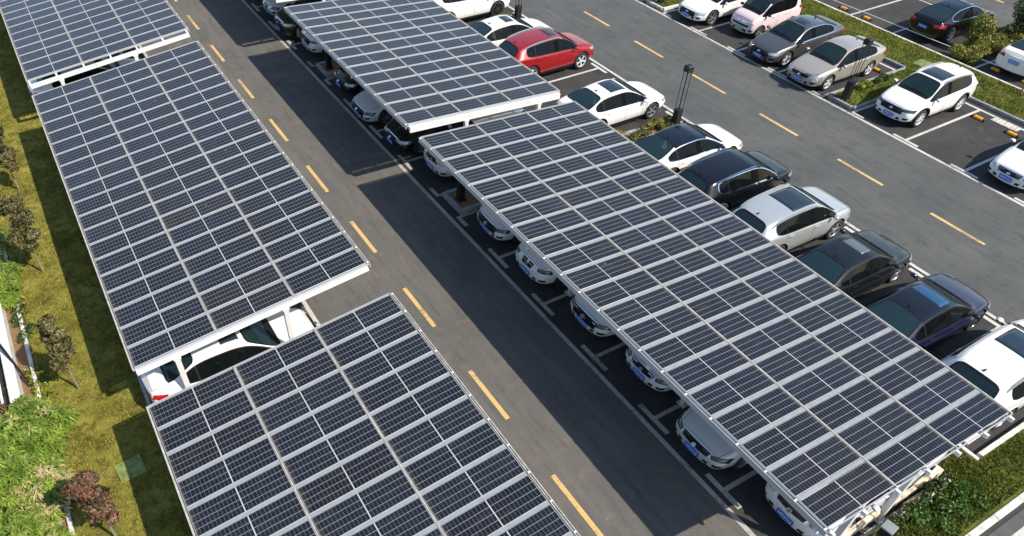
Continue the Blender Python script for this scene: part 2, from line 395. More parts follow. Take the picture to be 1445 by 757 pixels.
def blades(name, regions, mat, dens, h, seed, label):
    """regions: (x0,x1,y0,y1,z). tufts of three thin blades"""
    rs = np.random.RandomState(seed); P = []
    for x0, x1, y0, y1, z in regions:
        n = int((x1-x0)*(y1-y0)*dens)
        P.append(np.c_[rs.uniform(x0, x1, n), rs.uniform(y0, y1, n), np.full(n, z)])
    P = np.vstack(P); n = len(P)
    # patchiness
    keep = (np.sin(P[:,0]*3.1+P[:,1]*1.7)+np.sin(P[:,0]*1.3-P[:,1]*2.9+1)+rs.uniform(-1.6,1.6,n)) > -1.3
    P = P[keep]; n = len(P)
    a = rs.uniform(0, 2*np.pi, n); hh = h*rs.uniform(.5, 1.25, n); w = .012*rs.uniform(.7, 1.8, n)
    lean = hh*rs.uniform(.3, 1.1, n); la = rs.uniform(0, 2*np.pi, n)
    V = np.empty((n, 3, 3)); dx = np.cos(a)*w; dy = np.sin(a)*w
    V[:,0] = P + np.c_[-dx, -dy, np.zeros(n)]; V[:,1] = P + np.c_[dx, dy, np.zeros(n)]
    V[:,2] = P + np.c_[np.cos(la)*lean, np.sin(la)*lean, hh]
    me = bpy.data.meshes.new(name); me.vertices.add(3*n); me.vertices.foreach_set('co', V.ravel())
    me.loops.add(3*n); me.loops.foreach_set('vertex_index', np.arange(3*n)); me.polygons.add(n)
    me.polygons.foreach_set('loop_start', np.arange(n)*3); me.polygons.foreach_set('loop_total', np.full(n, 3))
    me.materials.append(mat); me.update(); me.validate()
    tag(link(name, me), label, 'grass', kind='stuff')

struct(lawnmesh(-13.3, -10.98, 0, 60, .04, 1).build('lawn', MAT['lawn_l'], smooth=True))
struct(lawnmesh(23.42, 25.85, 4, 60, .10, 2).build('lawn', MAT['lawn_r'], smooth=True))
struct(lawnmesh(18.30, 23.42, 15.78, 16.96, .10, 3).build('lawn', MAT['lawn_r'], smooth=True))
struct(lawnmesh(18.30, 23.42, 27.45, 28.6, .10, 4).build('lawn', MAT['lawn_r'], smooth=True))
struct(lawnmesh(2.0, 16, 1.32, 2.42, .10, 5).build('lawn', MAT['lawn_r'], smooth=True))
struct(lawnmesh(5.15, 6.25, 2.42, 3.3, .10, 6).build('lawn', MAT['lawn_r'], smooth=True))
blades('grass', [(-13.25,-11.0,8,44,.05)], MAT['blade_l'], 900, .055, 1, 'low olive grass covering the lawn strip beside the left carports')
blades('grass', [(23.5,25.8,11,30,.11),(18.35,23.4,15.85,16.9,.11),(18.35,23.4,27.5,28.5,.11)], MAT['blade_r'], 650, .085, 2, 'short green grass on the verge and island of the far parking row')
blades('grass', [(2.1,9,1.4,2.38,.11),(5.2,6.2,2.4,3.25,.11)], MAT['blade_r'], 2600, .07, 3, 'thick green grass on the lawn at the end of the long carport')

# ---- markings
def lines():
    w = MB(); d = MB(); y = MB(); z = .002
    LW = .065
    d.sheet(-LW, LW, -10, 100, z)                     # edge line of the left road
    w.sheet(11.63-LW, 11.63+LW, 1.6, 100, z)
    w.sheet(17.90-LW, 17.90+LW, -10, 100, z)
    w.sheet(-5.925-LW, -5.925+LW, -10, 100, z)
    # left row of the double bays
    P = 2.5; ya_ = [17.47-P*k for k in range(7)]
    yb = [18.93+P*k for k in range(5)]; yc = [30.4+P*k for k in range(5)]
    for grp, ends in ((ya_, (17.47,)), (yb, (18.93, 28.93)), (yc, (30.4,))):
        for Y in grp:
            lo, hi = Y-.55, Y+.55
            if Y in ends:
                if Y in (17.47, 28.93): hi = Y+.05
                else: lo = Y-.05
            if abs(Y-2.47) < .05: lo = Y
            d.sheet(.20, .34, lo, hi, z); d.sheet(.34, 5.6, Y-.06, Y+.06, z)
            w.sheet(11.32, 11.46, lo, hi, z); w.sheet(6.0, 11.32, Y-.06, Y+.06, z)
    for Y in [27.15-P*k for k in range(5)] + [15.59-P*k for k in range(5)]:
        lo, hi = Y-.55, Y+.55
        if abs(Y-27.15) < .01 or abs(Y-15.59) < .01: hi = Y+.05
        if abs(Y-17.15) < .01: lo = Y-.05
        w.sheet(18.02, 18.15, lo, hi, z); w.sheet(18.15, 22.86, Y-.06, Y+.06, z)
    for Y in [32.1+P*k for k in range(3)]: w.sheet(18.02, 18.15, Y-.55, Y+.55, z); w.sheet(18.15, 22.86, Y-.06, Y+.06, z)
    for a, b_ in ((4, 15.65), (17.1, 27.2)): w.sheet(22.86, 23.00, a, b_, z)
    # bays beyond the verge
    for Y in (22.3, 19.82, 27.3, 24.8, 15.55, 13.0): w.sheet(26.12, 31.0, Y-.06, Y+.06, z)
    w.sheet(31.02, 31.14, 10, 17, z); w.sheet(31.02, 31.14, 17.4, 60, z)
    # left row
    for Y in (12.0, 14.5, 17, 19.5, 22, 24.5, 27, 29.5, 32, 34.5): d.sheet(-6.36, -6.22, Y-.9 if Y == 14.5 else Y-.55, Y+.9 if Y == 12.0 else Y+.55, z); d.sheet(-10.85, -6.36, Y-.06, Y+.06, z)
    for i in range(-3, 14):
        Yc = 37.711-3.907*(i-2); y.sheet(-3.08, -2.95, Yc-1.0, Yc+.92, z)
    for i in range(-4, 12):
        Yc = 28.266-3.943*(i-2); y.sheet(14.57, 14.70, Yc-1.0, Yc+1.0, z)
        y.sheet(34.6, 34.73, Yc-1.0, Yc+1.0, z)
    # edge line of the cross path at the corner
    w.sheet(2.5, 14, .62, .78, z)
    struct(w.build('road_marking', MAT['white_paint'])); struct(d.build('road_marking', MAT['dull_paint'])); struct(y.build('road_marking', MAT['yellow_paint']))
lines()

# ---- kerbs
def kerb(name, segs, mat, label, w=.12, h=.13, seg=1.0, group='kerbs round the planted areas'):
    """runs of kerb stones with joints; segs = (x0,y0,x1,y1) centre lines"""
    b = MB()
    for x0, y0, x1, y1 in segs:
        L = math.hypot(x1-x0, y1-y0); n = max(1, round(L/seg))
        for k in range(n):
            t0, t1 = k/n, (k+1)/n
            ax, ay, bx, by = x0+(x1-x0)*t0, y0+(y1-y0)*t0, x0+(x1-x0)*t1, y0+(y1-y0)*t1
            if abs(x1-x0) < 1e-6: b.bevbox(ax-w/2, ax+w/2, min(ay,by)+.004, max(ay,by)-.004, -.01, h, .015)
            else: b.bevbox(min(ax,bx)+.004, max(ax,bx)-.004, ay-w/2, ay+w/2, -.01, h, .015)
    o = b.build(name, mat)
    return tag(o, label, 'kerb', group)
kerb('kerb', [(23.36,15.72,23.36,4),], MAT['kerb_dark'], 'grey stone kerb behind the white crossover and the empty bay')
kerb('kerb', [(18.24,15.72,23.3,15.72),(18.24,15.8,18.24,17.0),(18.3,17.0,23.3,17.0)], MAT['kerb_dark'], 'grey kerb round the grass island with the tall garden light')
kerb('kerb', [(23.36,17.06,23.36,27.4)], MAT['kerb_dark'], 'grey kerb behind the beige sedan, grey sedan and pink mini car')
kerb('kerb', [(18.24,27.4,23.3,27.4),(18.24,27.46,18.24,28.6)], MAT['kerb_white'], 'pale kerb round the grass island beside the white saloon at the top')
kerb('kerb', [(25.92,4,25.92,60)], MAT['kerb_white'], 'pale kerb along the far side of the grass verge', h=.12)
kerb('kerb', [(6.5,2.49,16,2.49)], MAT['kerb_white'], 'pale kerb between the lawn and the last white car', w=.13)
kerb('kerb', [(6.32,2.42,6.32,3.3)], MAT['kerb_white'], 'short pale kerb at the inner corner of the end lawn')
kerb('kerb', [(3.2,1.24,16,1.24)], MAT['kerb_white'], 'white kerb along the cross path at the bottom right corner', w=.16)
kerb('kerb', [(6.6,2.95,11.5,2.95)], MAT['kerb_white'], 'pale kerb at the edge of the bay of the last white car', w=.2, h=.05)
kerb('kerb', [(-13.37,0,-13.37,60)], MAT['kerb_white'], 'narrow pale kerb along the left side of the olive lawn', w=.1, h=.11)
kerb('kerb', [(-10.92,0,-10.92,60)], MAT['kerb'], 'concrete kerb between the olive lawn and the left parking row', w=.1, h=.11)

# planters of the double row
def planter(y0, y1, lab):
    t = thing('planter', lab, 'planter', (0, 0, 0), 0, 'long narrow planters across the double parking row')
    b = MB()
    for x0, x1, yy0, yy1 in ((.40,11.2,y0,y0+.14),(.40,11.2,y1-.14,y1),(.40,.54,y0+.142,y1-.142),(11.06,11.2,y0+.142,y1-.142)):
        b.bevbox(x0, x1, yy0, yy1, -.01, .16, .015)
    b.build('rim', MAT['kerb_dark'], t)
    s_ = lawnmesh(.545, 11.055, y0+.145, y1-.145, .10, int(y0*7), .2, .06); s_.build('soil', MAT['mulch'], t, smooth=True)
planter(17.55, 18.85, 'grey kerbed planter with mulch in front of the long carport')
planter(29.02, 30.3, 'grey kerbed planter with mulch beneath the upper carport')

# bed wall at the corner of the long carport
t = thing('planter', 'low stained cream stone planter at the bottom end of the long carport', 'planter')
b = MB()
for i in range(8): b.bevbox(1.0+i*.515, 1.0+i*.515+.505, 2.62, 2.80, -.01, .32, .02)
for i in range(5): b.bevbox(3.6+i*.32, 3.6+i*.32+.315, 2.46, 2.56, -.01, .16, .02)
b.bevbox(5.02, 5.14, 2.81, 3.35, -.01, .32, .02)
b.build('wall', MAT['cream_stone'], t)
b = MB(); b.sheet(1.0, 5.02, 2.805, 3.4, .2); b.build('soil', MAT['gravel'], t)

# ------------------------------------------------------------------ carports
pm = MB(); hx, hy = 1.002, .331
pm.bevbox(-hx, hx, -hy, hy, -.035, 0, .004, 1); pm.box(-hx+.03, hx-.03, -hy+.03, hy-.03, -.039, -.037, 2); pm.sheet(-hx+.013, hx-.013, -hy+.010, hy-.010, .0025, 0)
MAT['backsheet'] = simple('white_backsheet', (.78,.79,.80), .6)
PANEL = pm.mesh('solar_panel', [MAT['panel'], MAT['edge_alu'], MAT['backsheet']])
def carport(name, label, x0, z0, z1, yhi, ylo, rows, posts, frames, low, endpost=None, w=6.1392, endbeam=None, pur=.06):
    """surface from (x0,z0) rising/falling to z1 over slope width w; yhi..ylo"""
    t = thing(name, label, 'solar carport', (x0, ylo, 0), 0, 'solar carports over the parking rows')
    ang = math.asin((z1-z0)/w); T = Matrix.Translation((0,0,z0)) @ Matrix.Rotation(-ang, 4, 'Y')
    # local: u along slope, y along the row
    pitch = (yhi-ylo)/rows; L = yhi-ylo; uw = w/3
    def put(mb, nm, mats):
        o = link(nm, mb.mesh(nm, mats), t); o.matrix_local = T; return o
    # panels
    for r in range(rows):
        for c in range(3):
            o = link('solar_panel', PANEL, t)
            jz = random.uniform(-.002, .002)
            o.matrix_local = T @ Matrix.Translation((uw*(c+.5), pitch*(r+.5)+random.uniform(-.002,.002), jz)) @ Matrix.Rotation(random.uniform(-.005,.005),4,'X') @ Matrix.Rotation(random.uniform(-.003,.003),4,'Y')
            o['low_side'] = low
    # cover strips between rows, one sheet profile each
    for r in range(1, rows):
        b = MB(); yc = pitch*r; b.box(.02, w-.02, yc-.042, yc+.042, -.022, -.004)
        put(b, 'cover_strip', MAT['alu'])
    # joint gutters between columns
    for c in (1, 2):
        b = MB(); b.box(uw*c-.013, uw*c+.013, .0, L, -.03, .009); put(b, 'joint_strip', MAT['dusty'])
    # edge gutters and rails along the rows
    for s_, uu in ((-1, 0), (1, w)):
        b = MB()
        if s_ == low:
            b.box(min(uu, uu+s_*.035), max(uu, uu+s_*.035), -.01, L+.01, -.06, .008); put(b, 'edge_strip', MAT['dusty']); continue
        b.box(min(uu+s_*.012, uu+s_*.07), max(uu+s_*.012, uu+s_*.07), -.01, L+.01, -.06, -.045)
        b.box(min(uu+s_*.055, uu+s_*.075), max(uu+s_*.055, uu+s_*.075), -.012, L+.012, -.16, -.012)
        b.box(min(uu+s_*.0, uu+s_*.012), max(uu+s_*.0, uu+s_*.012), -.01, L+.01, -.11, .006)
        for r in range(rows+1):
            yc = min(max(pitch*r, .05), L-.05); b.box(min(uu+s_*.004, uu+s_*.09), max(uu+s_*.004, uu+s_*.062), yc-.018, yc+.018, -.014, .006, 1)
        put(b, 'gutter', [MAT['edge_alu'] if s_ < 0 else MAT['dusty'], MAT['white_steel']])
    # end trims
    for yy in (-.012, L+.012):
        b = MB(); b.box(-.01, w+.01, yy-.010, yy+.010, -.05, .005); put(b, 'end_trim', MAT['edge_alu'])
    # purlins under the panels
    for k in range(7):
        b = MB(); u = min(max(uw/2*k, .05), w-.05); b.box(u-.035, u+.035, -pur, L+.06, -.15, -.05)
        put(b, 'purlin', MAT['white_steel'])
    # frames: cross beam and posts
    for Y in frames:
        y = Y-ylo; b = MB()
        zt0, zt1 = (endbeam if endbeam and Y == frames[0] else (-.152, -.36))
        b.box(.02, w-.02, y-.045, y+.045, zt1+.01, zt0-.01); b.box(.02, w-.02, y-.052, y+.052, zt0-.01, zt0); b.box(.02, w-.02, y-.052, y+.052, zt1, zt1+.01)
        put(b, 'cross_beam', MAT['white_steel'])
        ps = posts if not (endpost and abs(Y-endpost[0]) < .01) else endpost[1]
        for X in ps:
            u = X-x0; zt = z0 + (z1-z0)*u/(w*math.cos(ang)) + zt1
            b = MB(); b.box(u-.065, u+.065, y-.065, y+.065, 0, zt); b.box(u-.13, u+.13, y-.13, y+.13, -.005, .02)
            b.box(u-.09, u+.09, y-.072, y+.072, zt-.06, zt+.002)
            o = b.build('post', MAT['white_steel'], t)
    return t
rx, lx = -.5509, -10.8752
carport('solar_carport', 'longest carport roof of the double row, nearest to the camera at the lower right', rx, 2.785, 2.4156, 18.5125, 2.4273, 21, (1.3, 4.7), (2.62, 7.47, 12.47, 17.47), 1, (2.62, (.95, 2.87)), pur=.12)
carport('solar_carport', 'upper carport roof of the double row beside the red car', rx, 2.785, 2.4156, 30.35, 19.40, 14, (1.62, 4.65), (19.32, 23.93, 28.6), 1, endbeam=(-.052, -.24), pur=.03)
carport('solar_carport', 'carport roof at the top edge of the double row, mostly cut off by the frame', rx, 2.785, 2.4156, 46.5, 31.75, 19, (1.62, 4.65), (31.62, 37.9, 42.9), 1, endbeam=(-.06,-.25), pur=.10)
carport('solar_carport', 'middle carport roof of the left row, seen whole', lx, 2.196, 2.8642, 28.75, 13.6246, 20, (-9.9, -7.1), (13.55, 18.6, 23.6, 28.4), -1, endbeam=(-.058, -.135), pur=.01)
carport('solar_carport', 'carport roof in the upper left corner of the left row', lx, 2.196, 2.8642, 45.2, 30.07, 20, (-9.75, -6.95), (29.76, 34.9, 39.9, 44.6), -1, endbeam=(-.06, -.19), pur=.28)
carport('solar_carport', 'nearest carport roof of the left row, cut off by the bottom edge', lx, 2.196, 2.8642, 12.32, -2.8, 20, (-9.9, -7.1), (12.1, 7.1, 2.1, -2.4), -1)

# ------------------------------------------------------------------ cars
# slots of the body shell before it is split into parts
BODY, WSC, RGL, SGF, SGR, PIL, ARCH, DRF, DRR, BON, BOOT, ROOF, QGL = range(13)
def smooth_lerp(xs, ys, x):
    return float(np.interp(x, xs, ys))
MODELS = {}
KINDS = {
 # x measured from the nose backwards
 'sedan': dict(L=4.62, W=.91, wb=(.88, 3.55), wr=.338,
    top=[(0,.60),(.08,.71),(.36,.82),(.82,.92),(1.22,.985),(1.60,1.21),(1.98,1.395),(2.34,1.45),(2.43,1.455),(3.02,1.435),(3.36,1.385),(3.78,1.25),(4.12,1.135),(4.36,1.115),(4.54,1.07),(4.62,.95)],
    belt=[(0,.57),(1.22,.91),(3.36,.985),(4.0,1.02),(4.62,.90)], cant_w=.615, side=(4,11), glassrear=(10,12), ws=(4,6), bp=7, dr=(4,7,8,10), boot=(12,14)),
 'coupe': dict(L=4.76, W=.925, wb=(.88, 3.72), wr=.355,
    top=[(0,.57),(.08,.68),(.38,.79),(.84,.89),(1.26,.955),(1.66,1.185),(2.06,1.365),(2.42,1.42),(2.52,1.425),(3.10,1.405),(3.46,1.345),(3.95,1.215),(4.36,1.11),(4.54,1.09),(4.68,1.04),(4.76,.92)],
    belt=[(0,.55),(1.26,.885),(3.4,.96),(4.1,1.0),(4.76,.88)], cant_w=.60, side=(4,11), glassrear=(10,12), ws=(4,6), bp=7, dr=(4,7,8,10), boot=(12,14)),
 'suv': dict(L=4.50, W=.93, wb=(.86, 3.54), wr=.375,
    top=[(0,.72),(.07,.86),(.32,.97),(.74,1.06),(1.10,1.12),(1.45,1.36),(1.82,1.565),(2.20,1.63),(2.29,1.635),(2.90,1.63),(3.36,1.60),(3.82,1.55),(4.06,1.51),(4.34,1.20),(4.44,1.08),(4.50,.92)],
    belt=[(0,.68),(1.10,1.045),(3.36,1.125),(4.3,1.18),(4.50,.94)], cant_w=.665, side=(4,11), glassrear=(12,13), ws=(4,6), bp=7, dr=(4,7,8,10), boot=(13,14)),
 'mini': dict(L=3.35, W=.77, wb=(.58, 2.70), wr=.30,
    top=[(0,.74),(.05,.90),(.18,1.0),(.38,1.06),(.56,1.10),(.82,1.36),(1.06,1.54),(1.42,1.61),(1.50,1.615),(2.00,1.62),(2.40,1.61),(2.85,1.58),(3.05,1.53),(3.20,1.22),(3.29,1.0),(3.35,.85)],
    belt=[(0,.70),(.56,1.02),(2.4,1.05),(3.2,1.07),(3.35,.9)], cant_w=.635, side=(4,11), glassrear=(12,13), ws=(4,6), bp=8, dr=(4,8,9,10), boot=(13,14)),
}
def shell(kind):
    """half-section cage per station -> subdivision -> wheel arches cut -> one mesh with slots"""
    k = KINDS[kind]; L, Wd = k['L'], k['W']; st = k['top']; n = len(st); H = max(z for _, z in st)
    bx, bz = zip(*k['belt']); suvish = kind in ('suv', 'mini'); xc, xrf = st[k['ws'][0]][0], st[k['ws'][1]][0]
    g0, g1 = k['glassrear']; xr0, xr1 = st[g0][0], st[g1][0]
    plan = ([(0,.68),(.08,.85),(.36,.955),(.84,.995),(1.6,1.0),(L-1.2,1.0),(L-.5,.97),(L-.12,.91),(L,.80)] if kind != 'mini'
            else [(0,.80),(.06,.90),(.3,.97),(.7,1.0),(2.4,1.0),(3.1,.96),(3.3,.91),(3.35,.86)])
    px, pw = zip(*plan)
    rings = []
    for i, (x, zt) in enumerate(st):
        w = Wd*np.interp(x, px, pw); zb = .20 if kind != 'suv' else .25
        if kind == 'mini': zb = .2
        zb += .06*max(0, 1-x/.5) + .10*max(0, 1-(L-x)/.5)
        zbe = float(np.interp(x, bx, bz)); zbe = min(zbe, zt-.02)
        inside = xc-.01 <= x <= (xr1 if not suvish else xr1)+.01
        p = [(0, zb), (w*.86, zb), (w*.965, zb+.10), (w, zb+.36 if suvish else zb+.34), (w*.975, zbe-.055)]
        if i in (0, n-1):
            zz = np.linspace(zb+.02, zt, 6); 
            p = [(0, zb), (w*.80, zb+.01), (w*.97, zb+.10), (w, zb+(zt-zb)*.45), (w*.97, zb+(zt-zb)*.72), (w*.93, zt-.06), (w*.83, zt-.03), (w*.66, zt-.012), (w*.36, zt), (0, zt+.004)]
        elif not inside:
            dz = min(.06, (zt-zbe)+.03)
            p += [(w*.90, zt-.045), (w*.80, zt-.020), (w*.66, zt-.010), (w*.36, zt), (0, zt+.006)]
        else:
            f = 1.0
            if x < xrf: f = (x-xc)/(xrf-xc)
            if x > xr0: f = min(f, 1-(x-xr0)/(xr1-xr0)) if not suvish else min(f, 1-.55*(x-xr0)/(xr1-xr0)) if x < xr1+.01 else f
            f = max(0, f); cw = k['cant_w']
            wc = w*.87*(1-f) + cw*f*(w/Wd)*(1-.05*max(0,(x-2.4)/2)); wbelt = w*.935
            zc = zt - .035 - .018*f
            if f < .02: zc = max(zbe, zt-.05); 
            zbl = min(zbe, zc-.012)
            p += [(wbelt, zbl), (wc, zc), (wc-.055-.02*f, zt-.014), (wc*.52, zt), (0, zt+.008)]
        rings.append([(L/2-x, y, z) for y, z in p])
    bm = bmesh.new(); V = []
    for ring in rings:
        row = {}
        for j, (x, y, z) in enumerate(ring):
            row[j] = bm.verts.new((x, y, z))
            row[-j] = row[j] if j in (0, 9) else bm.verts.new((x, -y, z))
        row[-9] = row[9]; V.append(row)
    cr = bm.edges.layers.float.new('crease_edge')
    def F(vs, slot):
        vs2 = []
        for v in vs:
            if v not in vs2: vs2.append(v)
        if len(vs2) >= 3:
            f = bm.faces.new(vs2); f.material_index = slot; f.smooth = True; return f
    s0, s1 = k['side']; w0, w1 = k['ws']; d0, d1, d2, d3 = k['dr']; bp = k['bp']; b0, b1 = k['boot']
    for i in range(n-1):
        for j in range(9):
            slot = BODY
            if w0 <= i < w1 and j >= 7: slot = WSC
            elif g0 <= i < g1 and j >= 7: slot = RGL
            elif s0 <= i < s1 and j == 5:
                slot = PIL if i == bp else (SGF if i < bp else (SGR if i < d3 else QGL))
            elif d0 <= i < d1 and j in (2, 3, 4): slot = DRF
            elif i == bp and j in (2, 3, 4): slot = DRR if bp >= d1 else DRF
            elif d2 <= i < d3 and j in (2, 3, 4): slot = DRR
            elif 1 <= i < w0 and j >= 6: slot = BON
            elif b0 <= i < b1 and j >= 6: slot = BOOT
            elif w1 <= i < g0 and j >= 6: slot = ROOF
            for s_ in (1, -1):
                q = [V[i][s_*j], V[i+1][s_*j], V[i+1][s_*(j+1)], V[i][s_*(j+1)]]
                if s_ > 0: q = q[::-1]
                F(q, slot)
    for i, bulge, front in ((0, .07, True), (n-1, .04, False)):
        mids = {}
        for j in range(1, 9):
            v = V[i][j].co; mids[j] = bm.verts.new((v.x + (bulge if front else -bulge), 0, v.z))
        mids[0] = V[i][0]; mids[9] = V[i][9]
        for j in range(9):
            a = [V[i][j], V[i][j+1], mids[j+1], mids[j]]; b_ = [V[i][-j], V[i][-(j+1)], mids[j+1], mids[j]]
            if not front: a = a[::-1]
            else: b_ = b_[::-1]
            sl = BODY
            F(a[::-1] if front else a[::-1], sl); F(b_[::-1] if front else b_[::-1], sl)
    bm.normal_update()
    for i in range(n-1):
        for j, cv in ((4, .42), (6, .35)):
            if j == 6 and not (1 <= i < w0 or b0 <= i < b1): continue
            for s_ in (1, -1):
                e = bm.edges.get((V[i][s_*j], V[i+1][s_*j]))
                if e: e[cr] = cv
    # creases where glass meets paint
    for e in bm.edges:
        if len(e.link_faces) == 2:
            a, b_ = (f.material_index for f in e.link_faces)
            ga = a in (WSC, RGL, SGF, SGR, PIL, QGL); gb = b_ in (WSC, RGL, SGF, SGR, PIL, QGL)
            if ga != gb: e[cr] = .8
            elif {a, b_} & {DRF, DRR} and (abs(e.verts[0].co.z-e.verts[1].co.z) < .12) and abs(e.verts[0].co.x-e.verts[1].co.x) > .05: e[cr] = .25
    bmesh.ops.recalc_face_normals(bm, faces=bm.faces[:])
    me = bpy.data.meshes.new('shell'); bm.to_mesh(me); bm.free()
    o = bpy.data.objects.new('shell', me); COL.objects.link(o)
    dummy = [bpy.data.materials.get('slot%d' % q) or bpy.data.materials.new('slot%d' % q) for q in range(13)]
    for m_ in dummy: me.materials.append(m_)
    md = o.modifiers.new('s', 'SUBSURF'); md.levels = 2; md.render_levels = 2
    dg = bpy.context.evaluated_depsgraph_get()
    full = bpy.data.meshes.new_from_object(o.evaluated_get(dg), depsgraph=dg)
    fb = bmesh.new(); fb.from_mesh(full); bvh = BVHTree.FromBMesh(fb)
    # cut the arches
    o.modifiers.clear(); o.data = full
    c = MB(); cut = []
    for xa in k['wb']:
        for s_ in (1, -1):
            nseg = 28; r = k['wr']+.055; x0 = L/2-xa; y0, y1 = sorted((s_*(Wd-.30), s_*(Wd+.4)))
            vs = [(x0+r*math.cos(2*math.pi*q/nseg), y, k['wr']+.01+r*math.sin(2*math.pi*q/nseg)) for y in (y0, y1) for q in range(nseg)]
            c.add(vs, [tuple(range(nseg)), tuple(range(2*nseg-1, nseg-1, -1))] + [((q+1)%nseg, q, nseg+q, nseg+(q+1)%nseg) for q in range(nseg)], 0)
    cm = c.mesh('cut', dummy)
    cm.polygons.foreach_set('material_index', [ARCH]*len(cm.polygons))
    cb_ = bmesh.new(); cb_.from_mesh(cm); bmesh.ops.recalc_face_normals(cb_, faces=cb_.faces[:]); cb_.to_mesh(cm); cb_.free()
    oc = bpy.data.objects.new('cut', cm); COL.objects.link(oc)
    md = o.modifiers.new('b', 'BOOLEAN'); md.operation = 'DIFFERENCE'; md.object = oc; md.solver = 'EXACT'
    try: md.material_mode = 'INDEX'
    except Exception: pass
    dg = bpy.context.evaluated_depsgraph_get(); dg.update()
    res = bpy.data.meshes.new_from_object(o.evaluated_get(dg), depsgraph=dg)
    bpy.data.objects.remove(o); bpy.data.objects.remove(oc)
    return res, fb, bvh

def split(me):
    """slot (and side) -> vertices/faces; plus boundary strips"""
    bm = bmesh.new(); bm.from_mesh(me); bm.verts.ensure_lookup_table()
    out = {}
    groups = {}
    for f in bm.faces:
        s_ = f.material_index; c = f.calc_center_median()
        key = (s_, 0)
        if s_ in (SGF, SGR, QGL, DRF, DRR, PIL): key = (s_, 1 if c.y > 0 else -1)
        if s_ == ARCH and abs(c.y) < .2: key = (BODY, 0)
        groups.setdefault(key, []).append(f)
    for key, fs in groups.items():
        idx = {}; vs = []; ff = []
        for f in fs:
            t = []
            for v in f.verts:
                if v.index not in idx: idx[v.index] = len(vs); vs.append((tuple(v.co), tuple(v.normal)))
                t.append(idx[v.index])
            ff.append(tuple(t))
        out[key] = (vs, ff)
    glass = {WSC, RGL, SGF, SGR, QGL, PIL}
    def strips(test, wid, off):
        b = MB()
        for e in bm.edges:
            if len(e.link_faces) != 2: continue
            f1, f2 = e.link_faces
            if not test(f1, f2): continue
            a, c = e.verts; t = (c.co-a.co)
            if t.length < 1e-5: continue
            t.normalize(); nn = (f1.normal+f2.normal).normalized(); sdv = nn.cross(t)*wid/2
            ends = []
            for v in (a, c): 
                p = v.co + nn*off; ends.append((p-sdv, p+sdv))
            a0, a1 = ends[0]; c0, c1 = ends[1]
            ex = t*wid*.3
            b.add([a0-ex, a1-ex, c1+ex, c0+ex], [(0,1,2,3)])
        return b
    panels = {BODY, DRF, DRR, BON, BOOT, ROOF}
    seam = strips(lambda f, g: f.material_index != g.material_index and f.material_index in panels and g.material_index in panels and not ({f.material_index, g.material_index} == {BODY, ROOF}), .011, .0012)
    wtrim = [strips(lambda f, g, q=q: (f.material_index == q) != (g.material_index == q), .045, .0025) for q in (WSC, RGL)]
    SG_ = (SGF, SGR, QGL, PIL)
    strim = [strips(lambda f, g, q=q: ((f.material_index in SG_) != (g.material_index in SG_)) and f.material_index != ARCH and g.material_index != ARCH and q*f.calc_center_median().y > 0, .028, .003) for q in (1, -1)]
    # black bar between rear door glass and quarter glass
    wdiv = [strips(lambda f, g, q=q: {f.material_index, g.material_index} == {SGR, QGL} and q*f.calc_center_median().y > 0, .030, .003) for q in (1, -1)]
    bm.free()
    return out, seam, wtrim, strim, wdiv

def patch(bvh, corners, nu=6, nv=4, off=.006, sink=.02, ray=None):
    """four 3-D corners (a b c d) laid on the shell; returns MB with rim"""
    a, b_, c, d = (Vector(p) for p in corners); top = []; low = []
    for j in range(nv+1):
        for i in range(nu+1):
            u, v = i/nu, j/nv
            p = (a*(1-u)+b_*u)*(1-v) + (d*(1-u)+c*u)*v
            loc = None
            if ray is not None:
                rd = Vector(ray).normalized(); loc, nor, _, _ = bvh.ray_cast(p + rd*.6, -rd)
            if loc is None: loc, nor, _, _ = bvh.find_nearest(p)
            top.append(loc + nor*off); low.append(loc - nor*sink)
    n = len(top); mb = MB(); fs = []
    for j in range(nv):
        for i in range(nu):
            q = j*(nu+1)+i; fs.append((q, q+1, q+nu+2, q+nu+1))
    ring = [i for i in range(nu+1)] + [(j+1)*(nu+1)-1 for j in range(1, nv+1)] + [nv*(nu+1)+i for i in range(nu-1, -1, -1)] + [j*(nu+1) for j in range(nv-1, 0, -1)]
    for q in range(len(ring)):
        r0, r1 = ring[q], ring[(q+1) % len(ring)]; fs.append((r0, n+r0, n+r1, r1))
    mb.add(top+low, fs); return mb

